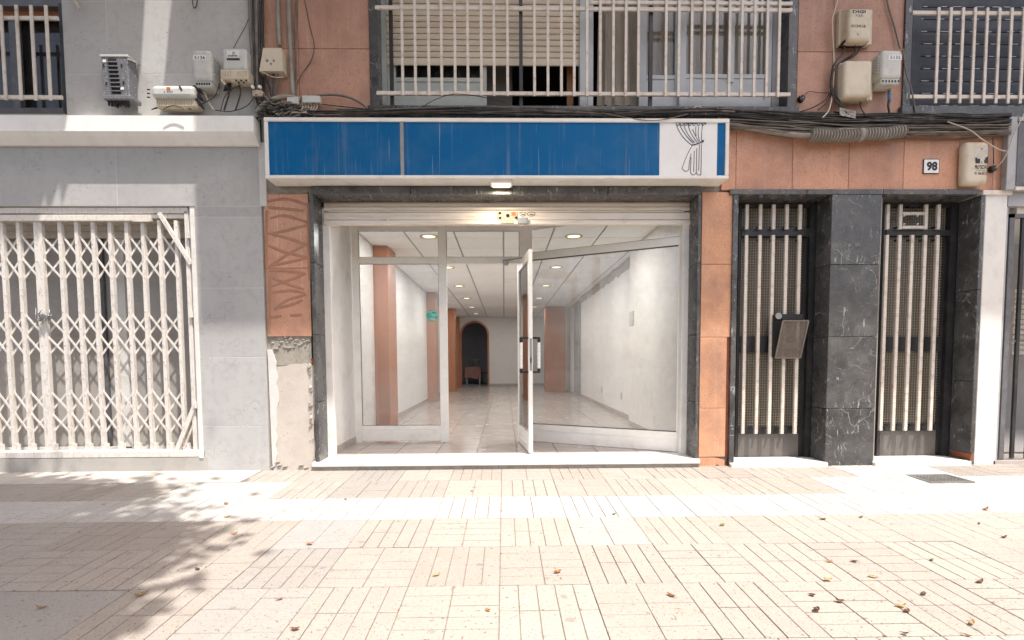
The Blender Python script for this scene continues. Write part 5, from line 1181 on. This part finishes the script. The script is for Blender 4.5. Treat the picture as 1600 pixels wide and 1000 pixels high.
for k, (x, lab) in enumerate(((318, 'white cable tail under the 5136 box'), (356, 'left cable tail under the white labelled box'), (374, 'right cable tail under the white labelled box'))):
    cable(lab, [(x, 132, -.08), (x + 2, 145, -.08), (x + 8 if k == 0 else x - 2, 160, -.09), (x + 16 if k == 0 else x - 6, 172, -.10)], .007, 'cable_c' if k == 0 else 'cable_b')
for k, (pts, lab) in enumerate((([(302, 168, -.1), (320, 160, -.1), (336, 150, -.1), (343, 130, -.09)], 'black wire rising to the white labelled box from the splice closure'), ([(345, 172, -.1), (352, 150, -.08), (366, 137, -.08), (384, 132, -.06)], 'black wire bowing under the white labelled box'), ([(336, 172, -.1), (360, 174, -.1), (385, 166, -.08), (398, 150, -.06)], 'black cable sweeping over the right end of the cornice'))):
    cable(lab, pts, .004)
cable('off white cable end hanging at the top of the grey wall', [(113, -20, -.02), (116, 0, -.03), (121, 8, -.05), (124, 15, -.06)], .010, 'cable_c')
cable('black loop of cable hanging at the top of the grey wall', [(302, -20, -.02), (301, 4, -.02), (304, 12.5, -.02), (308, 4, -.02), (308, -20, -.02)], .004)
# coaxial splitters over the sign's left end
for x0, y0, x1, y1, lab, nport in ((446, 151, 464, 162, 'smaller grey metal cable splitter above the left end of the sign', 3), (470, 149, 498, 160, 'larger grey metal cable splitter above the left end of the sign', 6)):
    r = thing('cable_splitter', lab, 'splitter', onY((x0 + x1) / 2, y1, -.08)); bp('body', x0, y0, x1, y1, -.10, .05, 'boxgrey', r, .005)
    mb = MB()
    for k in range(nport):
        q = onY(x0 + 3 + (x1 - x0 - 6) * k / (nport - 1), y1, -.08); mb.tube([q, q + Vector((0, 0, -.03))], .008, 7)
    part('port', mb, 'steel', r)
    mb = MB()
    for k in range(nport):
        xx = x0 + 3 + (x1 - x0 - 6) * k / (nport - 1); mb.tube(smooth(px3([(xx, y1 + 4, -.08), (xx, y1 + 9, -.085), (xx - 6, y1 + 14, -.10), (xx - 18, y1 + 16, -.12)])), .005, 6)
    part('lead', mb, 'cable_c', r)
r = thing('tap_block', 'corroded brass tap block on the wall joint above the cornice end', 'splitter', onY(398, 150, -.06))
bp('body', 392, 140, 408, 150, -.09, .05, 'rust', r, .006)
for x in (396, 407): mb = MB(); q = onY(x, 137, -.08); mb.disc((q.x, q.y, q.z), .014, 'Y', -.02, 10); part('terminal', mb, 'label', r)

# ================================================================== FALLEN LEAVES
def leafmesh(L, W, curl, mat):
    mb = MB(); n = 7; rows = []
    for i in range(n + 1):
        t = i / n; w_ = W * (math.sin(math.pi * min(1, t * 1.02)) ** .75) * .5 + .0008; x = (t - .5) * L; z = .004 + curl * (t - .5) ** 2 * L * 4
        rows.append([mb.bm.verts.new((x, s * w_, z + abs(s) * curl * W * .9 + random.uniform(0, .001))) for s in (-1, -.5, 0, .5, 1)])
    for A, B in zip(rows, rows[1:]):
        for k in range(4): mb.bm.faces.new((A[k], A[k + 1], B[k + 1], B[k])).smooth = True
    mb.tube([(-.5 * L, 0, .004 + curl * L), (-.72 * L, .004, .004 + curl * L * .9)], .0009, 4)
    bmesh.ops.solidify(mb.bm, geom=mb.bm.faces[:], thickness=.0006)
    return mb.mesh('fallen_leaf', mat)
LV = [(94.5, 737, 'yellow', .06, 'yellow leaf at the foot of the folding gate plinth'), (354, 788, 'orange', .06, 'reddish leaf at the tip of the tree shadow'), (356, 808, 'yellow', .07, 'pale yellow leaf just right of the tree shadow on the white slabs'),
      (367, 835, 'orange', .06, 'orange leaf right of the tree shadow on a beige slab'), (220, 931, 'tan', .075, 'long pale tan leaf below the tree shadow'), (63, 951, 'tan', .06, 'pale tan leaf at the edge of the shade in the bottom left corner'), (309, 891, 'dark', .045, 'thin dark leaf stem on the beige slab right of the shade'),
      (540, 781, 'brown', .045, 'small dark leaf on the top edge of the white slab row, left of the doorway'), (484, 851, 'orange', .06, 'orange tan leaf on the pale grey slab'), (682, 900, 'yellow', .055, 'pale yellow leaf left of the middle joint near the camera'), (437, 937, 'orange', .045, 'small round orange leaf on the grey slabs'),
      (462, 985, 'brown', .055, 'brown curled leaf at the bottom edge left of the middle'), (763, 955, 'orange', .045, 'orange leaf left of the middle joint close to the bottom edge'), (737, 768, 'dark', .04, 'small dark leaf in front of the doorway'), (871, 895, 'orange', .06, 'bright orange brown folded leaf right of the middle joint'),
      (1048, 932, 'brown', .055, 'mustard brown leaf near the lower middle of the right half'), (959, 804, 'green', .06, 'yellow green leaf on the white slabs before the slanted window'), (1128, 821, 'green', .06, 'yellow green leaf just below the white slab row under the salmon pier'), (1286, 812, 'brown', .07, 'brown leaf on the lower edge of the white slab row left of the other one'),
      (1345, 809, 'brown', .05, 'brown leaf on the lower edge of the white slab row below the right street door'), (1540, 797, 'orange', .075, 'reddish brown leaf on the white slabs near the right edge'), (1530, 819, 'dark', .045, 'small dark leaf below the white slabs near the right edge'), (1569, 841, 'brown', .06, 'brown leaf closest to the right edge'),
      (1296, 878, 'orange', .05, 'orange leaf on a slab joint left of the dark one'), (1334, 878, 'dark', .055, 'dark brown leaf right of the orange one on the joint'), (1456, 876, 'green', .05, 'green leaf standing on the beige slabs in the right third'), (1294, 908, 'yellow', .06, 'yellow leaf with a folded brown side'),
      (1363, 902, 'tan', .06, 'pale tan leaf between the yellow one and the green one'), (1531, 911, 'brown', .065, 'dark red brown leaf in the lower right'), (1443, 929, 'dark', .055, 'curled dark leaf lying on a groove in the lower right'), (1269, 931, 'dark', .045, 'thin dark leaf left of the paired yellow and brown leaves'),
      (1311, 941, 'brown', .055, 'thin brown leaf lying on a slab joint'), (1275, 955, 'brown', .06, 'dark olive brown curled leaf left of the thin brown one'), (1408, 949, 'yellow', .065, 'large yellow leaf touching a brown one on the joint'), (1416, 956, 'brown', .05, 'brown leaf touching the large yellow one'),
      (1518, 976, 'tan', .055, 'tan leaf with a dark edge in the bottom right'), (1510, 994, 'brown', .04, 'brown leaf on the bottom edge at the right'), (1414, 992, 'dark', .04, 'small dark leaf on the bottom edge below the yellow and brown pair')]
for x, y, m, L, lab in LV:
    p = onG(x, y); me = leafmesh(.72 * L * random.uniform(.85, 1.05), .72 * L * random.uniform(.38, .55), random.uniform(.03, .25), 'lf_' + m)
    o = add('fallen_leaf', me, (p.x, p.y, p.z + .001)); o.rotation_euler = (random.uniform(-.2, .2), random.uniform(-.2, .2), random.uniform(-.9, .9) + (math.pi if random.random() < .5 else 0)); props(o, lab, 'leaf', 'fallen leaves on the pavement')

lt = MB(); random.seed(77)
for k in range(520):
    if k < 150: y, x = random.uniform(-.10, -.01) * random.random(), random.uniform(-4.6, 4.8)
    elif k < 330: x = X0 + S * random.randint(-8, 10) + random.gauss(0, .006); y = random.uniform(-3.0, -.1)
    else: x, y = random.uniform(-4, 4.6), random.uniform(-3.0, -.1)
    s = random.uniform(.003, .009); a = random.uniform(0, 6.28); c_, s_ = math.cos(a) * s, math.sin(a) * s; z = SL * y + .0035
    lt.bm.faces.new([lt.bm.verts.new(v) for v in ((x - c_, y - s_, z), (x + s_ * .45, y - c_ * .45, z + .002), (x + c_, y + s_, z + random.uniform(0, .004)), (x - s_ * .45, y + c_ * .45, z))])
solo('leaf_litter', lt, 'lf_brown', 'tiny scraps of dry leaf scattered over the paving and along the wall foot', 'leaf litter', None, 'stuff')

# ================================================================== STREET TREES (out of the frame: they shade the pavement and show in the glass)
def tree(x, y, h, crown, R, label, seed, n=50000):
    random.seed(seed); t = thing('street_tree', label, 'tree', (x, y, SL * y if y > -5 else zr)); b = Vector((x, y, (SL * y if y > -5 else zr))); cc = Vector(crown)
    mb = MB(); top = Vector((cc.x * .6 + x * .4, cc.y * .6 + y * .4, cc.z - .2)); mb.tube(smooth([b, b + Vector((.03, .02, h * .4)), b + Vector((-.02, .05, h * .75)), top], 4), [.16 - .10 * i / 12 for i in range(13)], 10)
    for k in range(9):
        d = Vector((random.gauss(0, 1), random.gauss(0, 1), random.uniform(.1, .8))).normalized(); s = b.lerp(top, random.uniform(.7, 1)); mb.tube(smooth([s, s + d * R.x * .4 + Vector((0, 0, .2)), cc + Vector((d.x * R.x, d.y * R.y, d.z * R.z)) * .8], 4), [.05 - .04 * i / 8 for i in range(9)], 6)
    part('trunk', mb, 'bark', t)
    cl = []
    while len(cl) < 170:
        v = Vector((random.uniform(-1, 1), random.uniform(-1, 1), random.uniform(-1, 1)))
        if v.length < 1: cl.append((cc + Vector((v.x * R.x, v.y * R.y, v.z * R.z)), random.uniform(.28, .6)))
    mb = MB()
    for k in range(n):
        c, r = random.choice(cl); p = c + Vector((random.gauss(0, .5), random.gauss(0, .5), random.gauss(0, .4))) * r
        a = Vector((random.gauss(0, 1), random.gauss(0, 1), random.gauss(0, .5))).normalized(); q = a.cross(Vector((random.gauss(0, .5), random.gauss(0, .5), 1))).normalized(); s = random.uniform(.06, .10)
        mb.bm.faces.new([mb.bm.verts.new(v) for v in (p - a * s, p + q * s * .5, p + a * s, p - q * s * .5)])
    part('crown', mb, 'leaf', t)
tree(-3.6, -4.55, 4.4, (-3.05, -4.4, 7.0), Vector((2.6, 2.15, 2.2)), 'leafy street tree beside the kerb whose crown shades the left of the pavement', 5)
